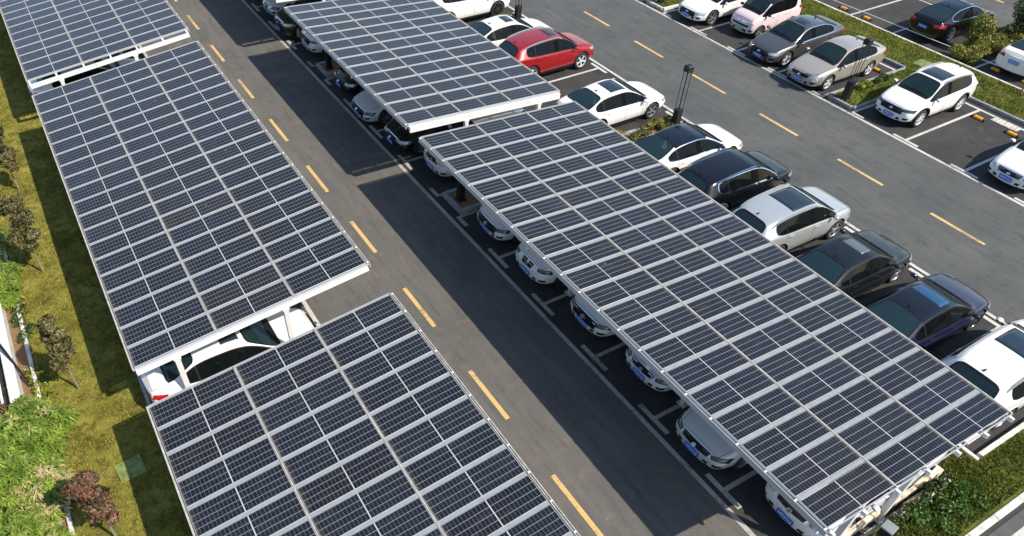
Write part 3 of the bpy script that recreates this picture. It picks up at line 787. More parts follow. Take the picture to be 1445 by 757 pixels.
def wheel_meshes(wr, style):
    key = ('wheel', wr, style)
    if key in MODELS: return MODELS[key]
    t = MB(); w = .105; ri = wr*.70
    t.lathe([(ri, -w), (wr-.03, -w), (wr-.008, -w+.02), (wr, -w+.045), (wr, w-.045), (wr-.008, w-.02), (wr-.03, w), (ri, w), (ri-.02, w-.03), (ri-.02, -w+.02)], 32)
    t.lathe([(ri, -w), (ri, 0), (.001, 0)], 24)
    tyre = t.mesh('wheel', MAT['rubber'], True)
    r = MB(); r.lathe([(ri+.004, w-.002), (ri-.012, w-.004), (ri-.022, w-.022), (ri-.024, w-.06)], 32)
    r.lathe([(.055, w-.030), (.045, w-.016), (.001, w-.014)], 16)
    ns = {'five': 5, 'ten': 10, 'twin': 10, 'multi': 14}[style]
    for q in range(ns):
        a = 2*math.pi*q/ns
        if style == 'twin': a = 2*math.pi*(q//2)/5 + (.13 if q % 2 else -.13)
        ww = .042 if style == 'five' else .020 if style != 'multi' else .013
        c, s_ = math.cos(a), math.sin(a); pts = []
        for rad, hw, y in ((.035, ww, w-.020), (ri*.6, ww*.8, w-.018), (ri-.012, ww*1.25, w-.024)):
            for sg in (-1, 1):
                x, z = c*rad - s_*hw*sg, s_*rad + c*hw*sg
                pts.append((x, y, z))
        back = [(x, y-.03, z) for x, y, z in pts]
        r.add(pts+back, [(0,2,3,1),(2,4,5,3),(0,6,8,2),(2,8,10,4),(1,3,9,7),(3,5,11,9),(6,7,9,8),(8,9,11,10)])
    r2 = r.mesh('rim', MAT['rim'], False)
    MODELS[key] = (tyre, r2); return MODELS[key]

def model(kind):
    if kind in MODELS: return MODELS[kind]
    me, fb, bvh = shell(kind); out, seam, wtrim, strim, wdiv = split(me)
    meshes = {}
    for key, (vs, ff) in out.items():
        m_ = bpy.data.meshes.new('part'); m_.from_pydata([v[0] for v in vs], [], ff)
        m_.polygons.foreach_set('use_smooth', [key[0] != ARCH]*len(m_.polygons)); m_.materials.append(MAT['trim']); m_.update(); meshes[key] = m_
    MODELS[kind] = (meshes, bvh, seam.mesh('panel_gap', MAT['seam']), [w_.mesh('window_seal', MAT['trim']) for w_ in wtrim], [w_.mesh('window_surround', MAT['trim']) for w_ in strim], [w_.mesh('window_divider', MAT['trim']) for w_ in wdiv if w_.v])
    return MODELS[kind]

def add_mat(o, mat):
    if o.type == 'MESH':
        if len(o.data.materials) == 0: o.data.materials.append(mat)
        o.material_slots[0].link = 'OBJECT'; o.material_slots[0].material = mat
    return o

def car(name, label, cat, kind, paint, x, y, heading, group, roof=None, sun=None, rails=None, rim='five', rimmat='rim', plate='plate_blue',
        lamp='lamp', grille='bar', surround='trim', cladding=False, seats='seat', fin=True, scale=1.0, ws_tint='glass', chrome_bar=False, spoiler=False, rearplate=False, boot_glass='glass_rear'):
    """heading: +1 nose towards +x, -1 nose towards -x"""
    k = KINDS[kind]; L, Wd, wr = k['L'], k['W'], k['wr']; H = max(z for _, z in k['top']); suvish = kind in ('suv', 'mini')
    t = thing(name, label, cat, (x, y, 0), (0 if heading > 0 else math.pi) + random.uniform(-.012, .012), group)
    t.scale = (scale,)*3
    meshes, bvh, seam, wtrim, strim, wdiv = model(kind)
    P = PAINT[paint]; RP = PAINT[roof] if roof else P
    def part(nm, data, mat, parent=t, lab=None):
        o = link(nm, data, parent); add_mat(o, mat)
        if lab: o['label'] = lab
        return o
    body = part('body', meshes[(BODY, 0)], P); part('wheel_arch', meshes[(ARCH, 0)], MAT['trim'])
    part('bonnet', meshes[(BON, 0)], P); part('boot_lid', meshes[(BOOT, 0)], P); part('roof', meshes[(ROOF, 0)], RP, lab=('dark roof' if roof else None))
    part('windscreen', meshes[(WSC, 0)], MAT[ws_tint]); part('rear_window', meshes[(RGL, 0)], MAT[boot_glass])
    for s_ in (1, -1):
        for sl, gl in ((DRF, SGF), (DRR, SGR)):
            if (sl, s_) not in meshes: continue
            d = part('door', meshes[(sl, s_)], P)
            if (gl, s_) in meshes: part('window', meshes[(gl, s_)], MAT['glass_side'], d)
            # handle
            xs = {DRF: k['top'][k['dr'][1]][0]-.20, DRR: k['top'][k['dr'][3]][0]-.22}[sl]
            zz = float(np.interp(xs, *zip(*k['belt'])))-.12
            loc, nor, _, _ = bvh.find_nearest(Vector((L/2-xs, s_*Wd, zz)))
            b = MB(); b.bar(loc+Vector((.09,0,0))+nor*.022, loc-Vector((.09,0,0))+nor*.022, .02, .028); b.bar(loc+Vector((.08,0,0)), loc+Vector((.08,0,0))+nor*.02, .02, .02); b.bar(loc-Vector((.08,0,0)), loc-Vector((.08,0,0))+nor*.02, .02, .02)
            hd = b.build('handle', P, d)
        if (PIL, s_) in meshes: part('pillar', meshes[(PIL, s_)], MAT['pillar'])
        if (QGL, s_) in meshes: part('quarter_window', meshes[(QGL, s_)], MAT['glass_side'])
    part('panel_gap', seam, MAT['seam']); [part('window_seal', w_, MAT['trim']) for w_ in wtrim]; [part('window_surround', w_, MAT[surround]) for w_ in strim]; [part('window_divider', w_, MAT['trim']) for w_ in wdiv]
    # wheels
    tyre, rimm = wheel_meshes(wr, rim)
    for xa in k['wb']:
        for s_ in (1, -1):
            wo = part('wheel', tyre, MAT['rubber']); wo.location = (L/2-xa, s_*(Wd-.125), wr); wo.rotation_euler = (0, 0, 0 if s_ > 0 else math.pi)
            ro_ = part('rim', rimm, MAT[rimmat], wo); ro_.rotation_euler = (0, random.uniform(0, 6), 0)
            if cladding:
                b = MB(); nseg = 16; inner = []; outer = []
                for q in range(nseg+1):
                    a = math.pi*(-.06+1.12*q/nseg)
                    for rr_, lst in ((wr+.052, inner), (wr+.115, outer)):
                        p = Vector((L/2-xa+rr_*math.cos(a), s_*(Wd+.05), wr+.01+rr_*math.sin(a)))
                        loc, nor, _, _ = bvh.find_nearest(p); lst.append(Vector((p.x, loc.y, p.z)) + Vector((0, s_*.012, 0)))
                vs = inner+outer; m_ = nseg+1
                b.add(vs+[v-Vector((0, s_*.04, 0)) for v in vs], [(q, q+1, m_+q+1, m_+q) for q in range(nseg)] + [(m_+q, m_+q+1, 3*m_+q+1, 3*m_+q) for q in range(nseg)])
                b.build('arch_trim', MAT['trim'], t)
    hz = k['top'][1][1]; nz = k['top'][0][1]; zb = .26 if kind == 'suv' else .22
    # headlights, tail lights
    for s_ in (1, -1):
        lo = hz-.13; f = L/2
        sl = {'mini': ((f-.02,.36,.70),(f-.02,.36,.75),(f-.12,.66,.76),(f-.10,.66,.70))}.get(kind,
             ((f-.03,s_*0+.50,lo),(f-.06,.47,lo+.085),(f-.42,Wd*.93,hz-.01),(f-.22,Wd*.96,lo+.02)))
        sl = [(a, s_*abs(b_), c) for a, b_, c in sl]
        o = patch(bvh, sl, 8, 4, .010, .02, (1, s_*.65, .3)).build('headlight', MAT[lamp], t, smooth=True)
        tl = [(-f+.03, s_*Wd*.50, hz+.08), (-f+.05, s_*Wd*.48, hz+.21), (-f+.44, s_*Wd*.92, hz+.23), (-f+.30, s_*Wd*.95, hz+.09)]
        if suvish: tl = [(-f, s_*Wd*.58, hz+.06), (-f+.03, s_*Wd*.58, hz+.19), (-f+.26, s_*Wd*.97, hz+.22), (-f+.22, s_*Wd*.97, hz+.08)]
        patch(bvh, tl, 8, 4, .010, .02, (-1, s_*.75, .35)).build('tail_light', MAT['red_lamp'], t, smooth=True)
        # fog lamp recess
        patch(bvh, [(f-.02, s_*Wd*.66, zb+.17), (f-.02, s_*Wd*.66, zb+.25), (f-.16, s_*Wd*.84, zb+.27), (f-.14, s_*Wd*.84, zb+.19)], 4, 2, .010, .02, (1, s_*.75, 0)).build('fog_lamp', MAT['trim'], t, smooth=True)
        # mirrors
        xm = k['top'][k['ws'][0]][0]+.22; zm = float(np.interp(xm, *zip(*k['belt'])))+.055; c = Vector((L/2-xm, s_*(Wd+.085), zm+.02))
        b = MB(); q = 8; vs = []
        prof = [(.0, .55), (.03, .92), (.085, 1.0), (.125, .80), (.15, .35)]
        for px_, sc in prof:
            for i in range(q):
                a = 2*math.pi*i/q; vs.append((c.x+.04-px_*.9, c.y+math.cos(a)*.105*sc, c.z+math.sin(a)*.068*sc))
        b.add(vs, [(r_*q+i, r_*q+(i+1)%q, (r_+1)*q+(i+1)%q, (r_+1)*q+i) for r_ in range(4) for i in range(q)] + [tuple(range(q)), tuple(range(5*q-1, 4*q-1, -1))])
        b.build('wing_mirror', PAINT['darkroof'] if (roof or paint in ('black', 'charcoal')) else P, t, smooth=True)
        mbk = MB(); mbk.bar((c.x-.03, s_*(Wd-.10), c.z-.05), (c.x-.02, c.y, c.z-.04), .05, .02); mbk.build('mirror_arm', MAT['trim'], t)
    # grille and bumper
    f = L/2+.06
    gw = {'bar': .44, 'wide': .52, 'kidney': .20, 'small': .40, 'none': .0}[grille]
    if kind == 'mini': 
        patch(bvh, [(f,-.46,.56),(f,-.48,.64),(f,.48,.64),(f,.46,.56)], 14, 3, .016, .02, (1,0,0)).build('grille', MAT['trim'], t, smooth=True)
    elif grille == 'kidney':
        for s_ in (1, -1):
            gg = [(f, s_*.03, lo-.05), (f, s_*.05, lo+.09), (f, s_*.27, lo+.09), (f, s_*.23, lo-.05)]
            o = patch(bvh, gg, 4, 3, .010, .02, (1,0,0)).build('grille', MAT['trim'], t, smooth=True)
            patch(bvh, [(f, s_*.02, lo+.088), (f, s_*.02, lo+.108), (f, s_*.28, lo+.108), (f, s_*.28, lo+.088)], 5, 1, .014).build('trim_strip', MAT['chrome'], o)
    else:
        h0, h1 = (lo-.02, lo+.09) if grille == 'bar' else (lo-.12, lo+.09) if grille == 'wide' else (lo-.02, lo+.07)
        o = patch(bvh, [(f, -gw*.92, h0), (f, -gw, h1), (f, gw, h1), (f, gw*.92, h0)], 10, 3, .009, .02, (1,0,0)).build('grille', MAT['trim'], t, smooth=True)
        for q in range(3 if grille == 'wide' else 2):
            zz = h0+(h1-h0)*(q+.6)/(3.4 if grille == 'wide' else 2.4)
            patch(bvh, [(f, -gw*.93, zz), (f, -gw*.93, zz+.011), (f, gw*.93, zz+.011), (f, gw*.93, zz)], 10, 1, .015, .012, (1,0,0)).build('slat', MAT['chrome' if chrome_bar else 'rim_dark'], o)
    patch(bvh, [(f, -.50*Wd, zb+.12), (f, -.55*Wd, zb+.21), (f, .55*Wd, zb+.21), (f, .50*Wd, zb+.12)], 10, 2, .008, .02, (1,0,0)).build('lower_intake', MAT['trim'], t, smooth=True)
    patch(bvh, [(f, -.55*Wd, zb+.095), (f, -.55*Wd, zb+.108), (f, .55*Wd, zb+.108), (f, .55*Wd, zb+.095)], 10, 1, .016, .02, (1,0,0)).build('bumper_strip', MAT['trim'] if not chrome_bar else MAT['chrome'], t)
    if chrome_bar:
        patch(bvh, [(f, -.5*Wd, lo+.088), (f, -.5*Wd, lo+.108), (f, .5*Wd, lo+.108), (f, .5*Wd, lo+.088)], 10, 1, .016, .02, (1,0,0)).build('trim_strip', MAT['chrome'], t)
    loc, nor, _, _ = bvh.find_nearest(Vector((f, 0, lo+.03)))
    b = MB(); b.lathe([(.062,0),(.062,.012),(.050,.014),(.048,.008),(.001,.008)], 20); em = b.build('emblem', MAT['chrome'], t)
    em.location = loc+nor*.012; em.rotation_euler = nor.to_track_quat('Y', 'Z').to_euler()
    loc, nor, _, _ = bvh.find_nearest(Vector((f, 0, zb+.20)))
    b = MB(); b.bevbox(-.006, .006, -.23, .23, -.072, .072, .002); pl = b.build('number_plate', MAT[plate], t); pl.location = (loc.x+.026, 0, zb+.215); pl.rotation_euler = (0, -.10, 0)
    loc, nor, _, _ = bvh.find_nearest(Vector((-f, 0, hz+.02 if not suvish else .62)))
    b = MB(); b.bevbox(-.006, .006, -.23, .23, -.072, .072, .002); pl = b.build('number_plate', MAT[plate], t); pl.location = (loc.x-.016, 0, loc.z); pl.rotation_euler = (0, .12, 0)
    # sills, rear bumper
    for s_ in (1, -1):
        xa, xb = L/2-k['wb'][0]-wr-.1, L/2-k['wb'][1]+wr+.1
        b = MB(); zs = .30 if kind == 'suv' else .235
        b.box(xb, xa, s_*(Wd-.05)-.02, s_*(Wd-.05)+.02, zs-.03, zs+.035 if cladding or kind == 'suv' else zs+.01)
        b.build('sill', MAT['trim'] if not (rails == 'chrome') else MAT['rim'], t)
    # sunroof
    ztop = lambda xx: float(np.interp(xx, *zip(*k['top'])))
    xr = k['top'][k['ws'][1]][0]
    if sun:
        s0_, s1_, sw, smat = sun
        a, b_ = L/2-xr-s0_, L/2-xr-s1_
        patch(bvh, [(a, -sw, 2), (a, sw, 2), (b_, sw, 2), (b_, -sw, 2)], 8, 6, .004, .006).build('sunroof', MAT[smat], t, smooth=True) if False else None
        mb = MB(); nu, nv = 8, 8; vs = []
        for j in range(nv+1):
            for i in range(nu+1):
                hit = bvh.ray_cast(Vector((a+(b_-a)*j/nv, -sw+2*sw*i/nu, 3)), Vector((0,0,-1)))
                vs.append(hit[0]+Vector((0,0,.006)))
        mb.add(vs, [(j*(nu+1)+i, j*(nu+1)+i+1, (j+1)*(nu+1)+i+1, (j+1)*(nu+1)+i) for j in range(nv) for i in range(nu)])
        n0 = len(vs); rg = [i for i in range(nu+1)]+[(j+1)*(nu+1)-1 for j in range(1, nv+1)]+[nv*(nu+1)+i for i in range(nu-1,-1,-1)]+[j*(nu+1) for j in range(nv-1,0,-1)]
        mb.add([v-Vector((0,0,.02)) for v in vs], []); 
        mb.f += [(rg[q], n0+rg[q], n0+rg[(q+1)%len(rg)], rg[(q+1)%len(rg)]) for q in range(len(rg))]; mb.m += [0]*len(rg)
        mb.build('sunroof', MAT[smat], t, smooth=True)
    if rails:
        for s_ in (1, -1):
            b = MB(); pts = []
            xs0, xs1 = xr+.10, (3.95 if kind == 'suv' else 3.2)
            for q in range(11):
                xx = xs0+(xs1-xs0)*q/10; yy = s_*(k['cant_w']-.015)
                hit = bvh.ray_cast(Vector((L/2-xx, yy, 3)), Vector((0,0,-1)))[0]
                pts.append(hit+Vector((0,0,.045 if 0 < q < 10 else .0)))
            for p, q in zip(pts, pts[1:]): b.bar(p, q, .05, .035)
            b.build('roof_rail', MAT['chrome' if rails == 'chrome' else 'alu' if rails == 'silver' else 'trim'], t)
    if fin:
        xx = k['top'][k['glassrear'][0]][0]-.16
        hit = bvh.ray_cast(Vector((L/2-xx, 0, 3)), Vector((0,0,-1)))[0]
        b = MB(); b.add([hit+Vector(p) for p in ((.08,.022,-.004),(.08,-.022,-.004),(-.07,-.018,-.004),(-.07,.018,-.004),(-.055,.004,.062),(-.055,-.004,.062))], [(0,1,5,4),(1,2,5),(2,3,4,5),(3,0,4)])
        b.build('antenna', MAT['trim'], t)
    # wipers and cowl
    xc = k['top'][k['ws'][0]][0]
    for yy, l in ((.48, .62), (-.02, .52)):
        b = MB(); pts = []
        for q in range(5):
            hit = bvh.ray_cast(Vector((L/2-xc-.05-.05*q/4, yy-l*q/4*1.0, 3)), Vector((0,0,-1)))
            pts.append(hit[0]+Vector((0,0,.018)))
        for p, q in zip(pts, pts[1:]): b.bar(p, q, .018, .012)
        b.build('wiper', MAT['trim'], t)
    b = MB(); nn = 10; vs = []
    for i in range(nn+1):
        yy = -Wd*.74+2*Wd*.74*i/nn
        for dx in (.085, -.05):
            cv = .10*(1-(yy/(Wd*.74))**2)*0
            hit = bvh.ray_cast(Vector((L/2-xc+dx+cv, yy, 3)), Vector((0,0,-1)))[0]; vs.append(hit+Vector((0,0,.005)))
    b.add(vs, [(2*i, 2*i+2, 2*i+3, 2*i+1) for i in range(nn)]); b.build('cowl', MAT['trim'], t)
    # cabin
    sm = MAT[seats]
    zf = .30; 
    b = MB(); xd = L/2-xc-.30; zt_ = k['top'][k['ws'][0]][1]-.10
    b.box(xd-.14, xd+.30, -Wd*.76, Wd*.76, zt_-.30, zt_-.03); b.build('dashboard', MAT['trim'], t)
    for s_ in (1, -1):
        b = MB(); x_ = L/2-xc-1.02; b.box(x_-.28, x_+.25, s_*.36-.24, s_*.36+.24, zf, zf+.22)
        T_ = Matrix.Translation((x_-.30, s_*.36, zf+.2)) @ Matrix.Rotation(-.32, 4, 'Y'); b.box(-.06, .06, -.23, .23, 0, .52, 0, T_); b.box(-.04, .05, -.12, .12, .52, .68, 0, T_)
        b.build('seat', sm, t)
    b = MB(); x_ = L/2-xc-1.92
    if kind != 'mini':
        b.box(x_-.25, x_+.25, -.62, .62, zf, zf+.24); T_ = Matrix.Translation((x_-.28, 0, zf+.2)) @ Matrix.Rotation(-.4, 4, 'Y'); b.box(-.07, .07, -.62, .62, 0, .50, 0, T_)
        b.build('rear_seat', sm, t)
    b = MB()
    if kind in ('sedan', 'coupe'):
        xq = k['top'][k['glassrear'][1]][0]; b.box(L/2-xq-.0, L/2-xq+.55, -.60, .60, .93, .955); b.build('parcel_shelf', MAT['trim'], t)
    return t

G1 = 'cars parked nose out under the long carports'; G2 = 'cars parked facing the right-hand road'; G3 = 'cars parked in the far row'; G4 = 'cars under the left carports'; G5 = 'cars beyond the grass verge'
def half(kind): return KINDS[kind]['L']/2
# double row, noses towards the left road (x of nose about .5)
def under(label, kind, paint, y, nose=.50, **kw): return car('parked_car', label, 'car', kind, paint, nose+half(kind), y, -1, G1, **kw)
under('white compact crossover with a black angular nose, under the bottom end of the long carport', 'suv', 'greywhite', 3.62, .72, lamp='lamp', cladding=True, rim='five', grille='small', surround='trim')
under('silvery saloon showing its whole bonnet, second from the bottom under the long carport', 'sedan', 'palesilver', 6.10, .22, lamp='lamp_dark', grille='bar', rimmat='rim')
under('white saloon with sharp headlights, third from the bottom under the long carport', 'sedan', 'greywhite', 8.62, .70, lamp='lamp_dark', grille='bar', chrome_bar=True)
under('white saloon with a wide black grille, fourth from the bottom under the long carport', 'sedan', 'greywhite', 11.0, .60, lamp='lamp_dark', grille='wide', chrome_bar=True)
under('white crossover with twin kidney-shaped grille halves under the long carport', 'suv', 'greywhite', 13.62, .42, lamp='lamp_dark', grille='kidney', rim='ten', rimmat='rim_dark', rails='silver')
under('white saloon with a curved black grille just below the mulch planter', 'sedan', 'greywhite', 16.05, .50, lamp='lamp_dark', grille='wide')
under('white people carrier with upright nose, just above the mulch planter', 'suv', 'pearl', 20.1, .68, lamp='lamp', grille='bar', cladding=False)
under('black saloon with chrome grille standing between the two long carports', 'coupe', 'black', 22.45, .22, lamp='lamp', grille='wide', chrome_bar=True, rim='ten')
under('light silver saloon with its front wheel showing, third above the mulch planter', 'coupe', 'palesilver', 24.98, .02, lamp='lamp_dark', grille='wide', rim='ten')
under('black saloon below the second mulch planter, nose half hidden by the carport edge', 'coupe', 'black', 27.5, .35, lamp='lamp')
under('white crossover with black fog lamp surrounds just above the second mulch planter', 'suv', 'greywhite', 31.6, .52, lamp='lamp_dark', grille='wide', rails='silver')
under('black crossover with a thin silver strip over its grille, near the top edge', 'suv', 'black', 33.9, .12, lamp='lamp', chrome_bar=True, grille='wide')
under('white saloon in front of the topmost carport of the double row', 'coupe', 'pearl', 36.5, .42, lamp='lamp_dark', grille='kidney')
under('white saloon only partly in view at the top edge of the double row', 'sedan', 'greywhite', 39.0, .5)
# double row, noses towards the right road
def right(label, kind, paint, y, nose=11.25, **kw): return car('parked_car', label, 'car', kind, paint, nose-half(kind), y, 1, G2, **kw)
right('white tall crossover with silver roof rails and sunroof at the bottom right, beside the lawn', 'suv', 'white', 3.72, 11.30, rails='silver', sun=(.10, 1.02, .50, 'roofglass'), scale=1.03, boot_glass='glass_rear')
right('dark violet saloon with a blue sunroof', 'coupe', 'blue', 6.25, 11.35, sun=(.16, .62, .46, 'roofglass_blue'), rim='ten', rimmat='rim_dark', boot_glass='glass_rear', roof='darkroof')
right('dusty black saloon with a pale sunroof between the silver crossover and the violet saloon', 'sedan', 'charcoal', 8.72, 11.20, sun=(.14, .56, .36, 'roofglass_pale'), rimmat='rim', surround='trim')
right('silver crossover with a panoramic sunroof', 'suv', 'silver', 11.22, 11.30, sun=(.12, 1.15, .52, 'roofglass'), rails='silver', rim='five', rimmat='rim')
right('black crossover with chrome roof rails and side steps', 'suv', 'navy', 13.75, 11.35, rails='chrome', surround='chrome', rim='multi', rimmat='rim_white')
right('white fastback with an all black roof beside the garden light', 'coupe', 'white', 16.22, 11.55, roof='darkroof', surround='chrome', rim='ten', boot_glass='glass_rear')
right('white saloon with a sunroof beside the planted strip and garden light', 'sedan', 'white', 20.22, 11.30, sun=(.14, .86, .44, 'roofglass'), rim='twin', rimmat='rim')
right('red crossover with silver roof rails and a small sunroof', 'suv', 'red', 25.15, 11.45, sun=(.14, .60, .36, 'roofglass'), rails='silver', rim='twin', rimmat='rim_white')
right('white saloon with a small sunroof parked beside the red crossover', 'coupe', 'white', 27.62, 11.15, sun=(.16, .60, .34, 'roofglass'), lamp='lamp')
right('white tall crossover at the top edge of the double row, seen from its side', 'suv', 'white', 31.75, 11.15, rim='multi', rimmat='rim_dark', scale=1.05, surround='chrome')
# far row, noses towards the right road
def far(label, kind, paint, y, nose=18.35, **kw): return car('parked_car', label, 'car', kind, paint, nose+half(kind), y, -1, G3, **kw)
far('white saloon with slim headlights in the top bay of the far row', 'coupe', 'white', 25.75, 18.20, lamp='lamp', grille='wide')
car('mini_car', 'pale pink mini car with a black roof and a green number plate', 'car', 'mini', 'pink', 19.35+half('mini'), 23.35, -1, G3, roof='darkroof', plate='plate_green', lamp='lamp', rim='twin', rimmat='rim', grille='small')
far('grey saloon with a sunroof between the pink mini car and the champagne saloon', 'sedan', 'grey', 20.78, 17.92, sun=(.16, .66, .34, 'roofglass'), lamp='lamp', grille='wide', surround='chrome', rim='five', rimmat='rim_white')
far('champagne coloured saloon next to the grass island', 'sedan', 'beige', 18.33, 17.72, lamp='lamp', grille='bar', rim='twin', rimmat='rim_white', seats='seat_beige')
far('white crossover with a large black sunroof and black wheel arch trims standing alone', 'suv', 'white', 14.38, 18.42, sun=(.14, 1.0, .50, 'roofglass'), rails='silver', cladding=True, lamp='lamp_dark', grille='wide', rim='ten', rimmat='rim_white', scale=.965)
far('white saloon cut off by the right edge of the picture', 'sedan', 'white', 9.25, 18.22, lamp='lamp', grille='bar', chrome_bar=True)
# beyond the verge, tails towards us
car('parked_car', 'black saloon seen from behind next to the round bush', 'car', 'coupe', 'black', 26.55+half('coupe'), 18.72, 1, G5, surround='chrome', sun=(.16,.56,.36,'roofglass'))
car('parked_car', 'white saloon seen from behind at the right edge beside the hedge', 'car', 'coupe', 'white', 26.62+half('coupe'), 14.30, 1, G5, sun=(.16,.9,.44,'roofglass'))
# left row
def left(label, kind, paint, y, nose=-6.25, **kw): return car('parked_car', label, 'car', kind, paint, nose-half(kind), y, 1, G4, **kw)
left('white saloon with a black sunroof in the gap between the two lower left carports', 'sedan', 'white', 14.52, -6.20, sun=(.14, .62, .36, 'roofglass'))
left('white saloon in the narrow gap between the two upper left carports', 'coupe', 'white', 32.5, -6.2)

# ------------------------------------------------------------------ plants
def leafcloud(n, fill, size, seed, long=1.6, droop=.3):
    """n small folded leaves; fill(rs, n) gives their centres and outward directions"""
    rs = np.random.RandomState(seed); P, D = fill(rs, n); n = len(P)
    D = D + rs.normal(0, .55, (n, 3)); D /= np.linalg.norm(D, axis=1)[:, None]
    up = rs.normal(0, 1, (n, 3)); T = np.cross(D, up); T /= np.linalg.norm(T, axis=1)[:, None]; B = np.cross(D, T)
    s_ = (size*rs.uniform(.6, 1.35, n))[:, None]; l = s_*long
    V = np.empty((n, 4, 3)); V[:,0] = P - T*l*.5; V[:,1] = P + B*s_*.5 + D*s_*.12; V[:,2] = P + T*l*.5 - D*s_*droop; V[:,3] = P - B*s_*.5 + D*s_*.12
    return V.reshape(-1, 3), np.arange(n*4).reshape(-1, 4)
def quadmesh(name, V, Fq, mat, parent=None):
    me = bpy.data.meshes.new(name); me.vertices.add(len(V)); me.vertices.foreach_set('co', V.ravel())
    k = Fq.shape[1]; me.loops.add(Fq.size); me.loops.foreach_set('vertex_index', Fq.ravel()); me.polygons.add(len(Fq))
    me.polygons.foreach_set('loop_start', np.arange(len(Fq))*k); me.polygons.foreach_set('loop_total', np.full(len(Fq), k))
    me.materials.append(mat); me.update(); return link(name, me, parent)
def blobfill(blobs):
    """blobs: (cx,cy,cz,rx,ry,rz); leaves in the outer shell of lumps of each blob"""
    def f(rs, n):
        w = np.array([b[3]*b[4] for b in blobs]); k = rs.choice(len(blobs), n, p=w/w.sum()); Bq = np.array(blobs)[k]
        d = rs.normal(0, 1, (n, 3)); d /= np.linalg.norm(d, axis=1)[:, None]
        lump = 1 + .16*np.sin(d[:,0]*5+k)*np.sin(d[:,1]*6+2*k)+.10*np.sin(d[:,2]*9+k*3)
        r = rs.uniform(.45, 1.0, n)**.5*lump
        return Bq[:, :3] + d*Bq[:, 3:6]*r[:, None], d
    return f
def twigs(b, base, tips, r):
    for tip in tips: b.tube(base, tip, r, r*.35, 5)

def lawn_tree(x, y, h0, h1, rad, mat, seed, label, lean=0):
    t = thing('small_tree', label, 'tree', (x, y, .04), 0, 'small standard trees in a line on the olive lawn')
    rr = random.Random(seed); b = MB(); zc = (h0+h1)/2
    b.tube((0,0,-.03), (.01,.0,h0*.6), .035, .028, 8); b.tube((.01,0,h0*.6), (.0,.01,zc), .028, .016, 8)
    tips = [(rad*.7*math.cos(a), rad*.7*math.sin(a), zc+rr.uniform(-.4,.5)) for a in [i*.7+rr.random() for i in range(9)]]
    twigs(b, (.0,.01,h0*.85), tips, .012)
    b.build('trunk', MAT['stake'], t)
    bl = [(rr.uniform(-.62,.62)*rad, rr.uniform(-.62,.62)*rad, h0+(h1-h0)*(i+.5)/15, rad*rr.uniform(.3,.62), rad*rr.uniform(.3,.62), (h1-h0)*rr.uniform(.07,.13)) for i in range(15)]
    V, Fq = leafcloud(4600, blobfill(bl), .050, seed, 1.8); quadmesh('crown', V, Fq, mat, t)
lawn_tree(-12.53, 10.9, 1.10, 2.25, .42, MAT['leaf_red'], 1, 'small tree with dark red leaves, nearest to the bottom edge of the lawn')
lawn_tree(-12.42, 15.9, 1.0, 2.5, .40, MAT['leaf_brown'], 2, 'small slender tree with bronze leaves beside the white fence')
lawn_tree(-12.45, 21.4, .95, 2.9, .46, MAT['leaf_brown'], 3, 'tallest small bronze leaved tree, beside the middle left carport')
lawn_tree(-12.46, 26.5, .95, 2.5, .44, MAT['leaf_brown'], 4, 'small bronze leaved tree near the left edge, farthest along the olive lawn')

def bamboo(cx, cy, rx_, ry_, h, n, seed, label, dry=.10):
    """many rosettes of long drooping lance-shaped leaves over a mound"""
    t = thing('bamboo_clump', label, 'bamboo', (cx, cy, 0), 0, 'bright green bamboo clumps along the left edge')
    rs = np.random.RandomState(seed); a = rs.uniform(0, 2*np.pi, n); q = rs.uniform(0, 1, n)**.5
    edge = 1+.15*np.sin(a*5+seed)
    X = np.cos(a)*q*rx_*edge; Y = np.sin(a)*q*ry_*edge; Z = h*(1-.6*q**2.2)*rs.uniform(.55, 1.08, n)
    b = MB()
    for i in range(0, n, 5): b.tube((X[i]*.8, Y[i]*.8, 0), (X[i], Y[i], Z[i]), .008, .004, 4, cap=False)
    b.build('stem', MAT['leaf_green'], t)
    for nm, sel, mat in (('foliage', rs.uniform(0,1,n) > dry, MAT['leaf_bamboo']), ('dry_foliage', None, MAT['leaf_dry'])):
        if sel is None: sel = ~last
        last = sel
        C = np.c_[X, Y, Z][sel]; m = len(C)
        if m == 0: continue
        L_ = 11; C = np.repeat(C, L_, 0); N_ = len(C); az = rs.uniform(0, 2*np.pi, N_); el = rs.uniform(-.15, .9, N_); ln = rs.uniform(.12, .26, N_); w = ln*.088
        d = np.c_[np.cos(az)*np.cos(el), np.sin(az)*np.cos(el), np.sin(el)]; sd_ = np.c_[-np.sin(az), np.cos(az), np.zeros(N_)]
        mid = C + d*(ln*.5)[:,None]; tip = C + d*ln[:,None] - np.c_[np.zeros(N_), np.zeros(N_), ln*.42]
        V = np.empty((N_, 5, 3)); V[:,0] = C; V[:,1] = mid + sd_*w[:,None] - [0,0,.004]; V[:,2] = tip; V[:,3] = mid - sd_*w[:,None] - [0,0,.004]; V[:,4] = mid
        I = np.arange(N_)[:,None]*5
        Fq = np.concatenate([I+[0,1,4], I+[1,2,4], I+[2,3,4], I+[3,0,4]], 1).reshape(-1, 3)
        quadmesh(nm, V.reshape(-1, 3), Fq, mat, t)
bamboo(-13.75, 14.6, .95, 1.15, .95, 520, 1, 'bright bamboo clump level with the red leaved tree', .05)
bamboo(-14.6, 13.4, 1.0, 1.3, 1.25, 600, 2, 'tall bamboo clump at the left edge above the bottom corner', .08)
bamboo(-13.7, 12.75, .70, .85, .85, 320, 3, 'bamboo clump with many dry yellow leaves near the bottom of the fence', .45)
bamboo(-14.5, 11.5, 1.1, .9, 1.0, 480, 4, 'bamboo clump in the bottom left corner of the picture', .12)
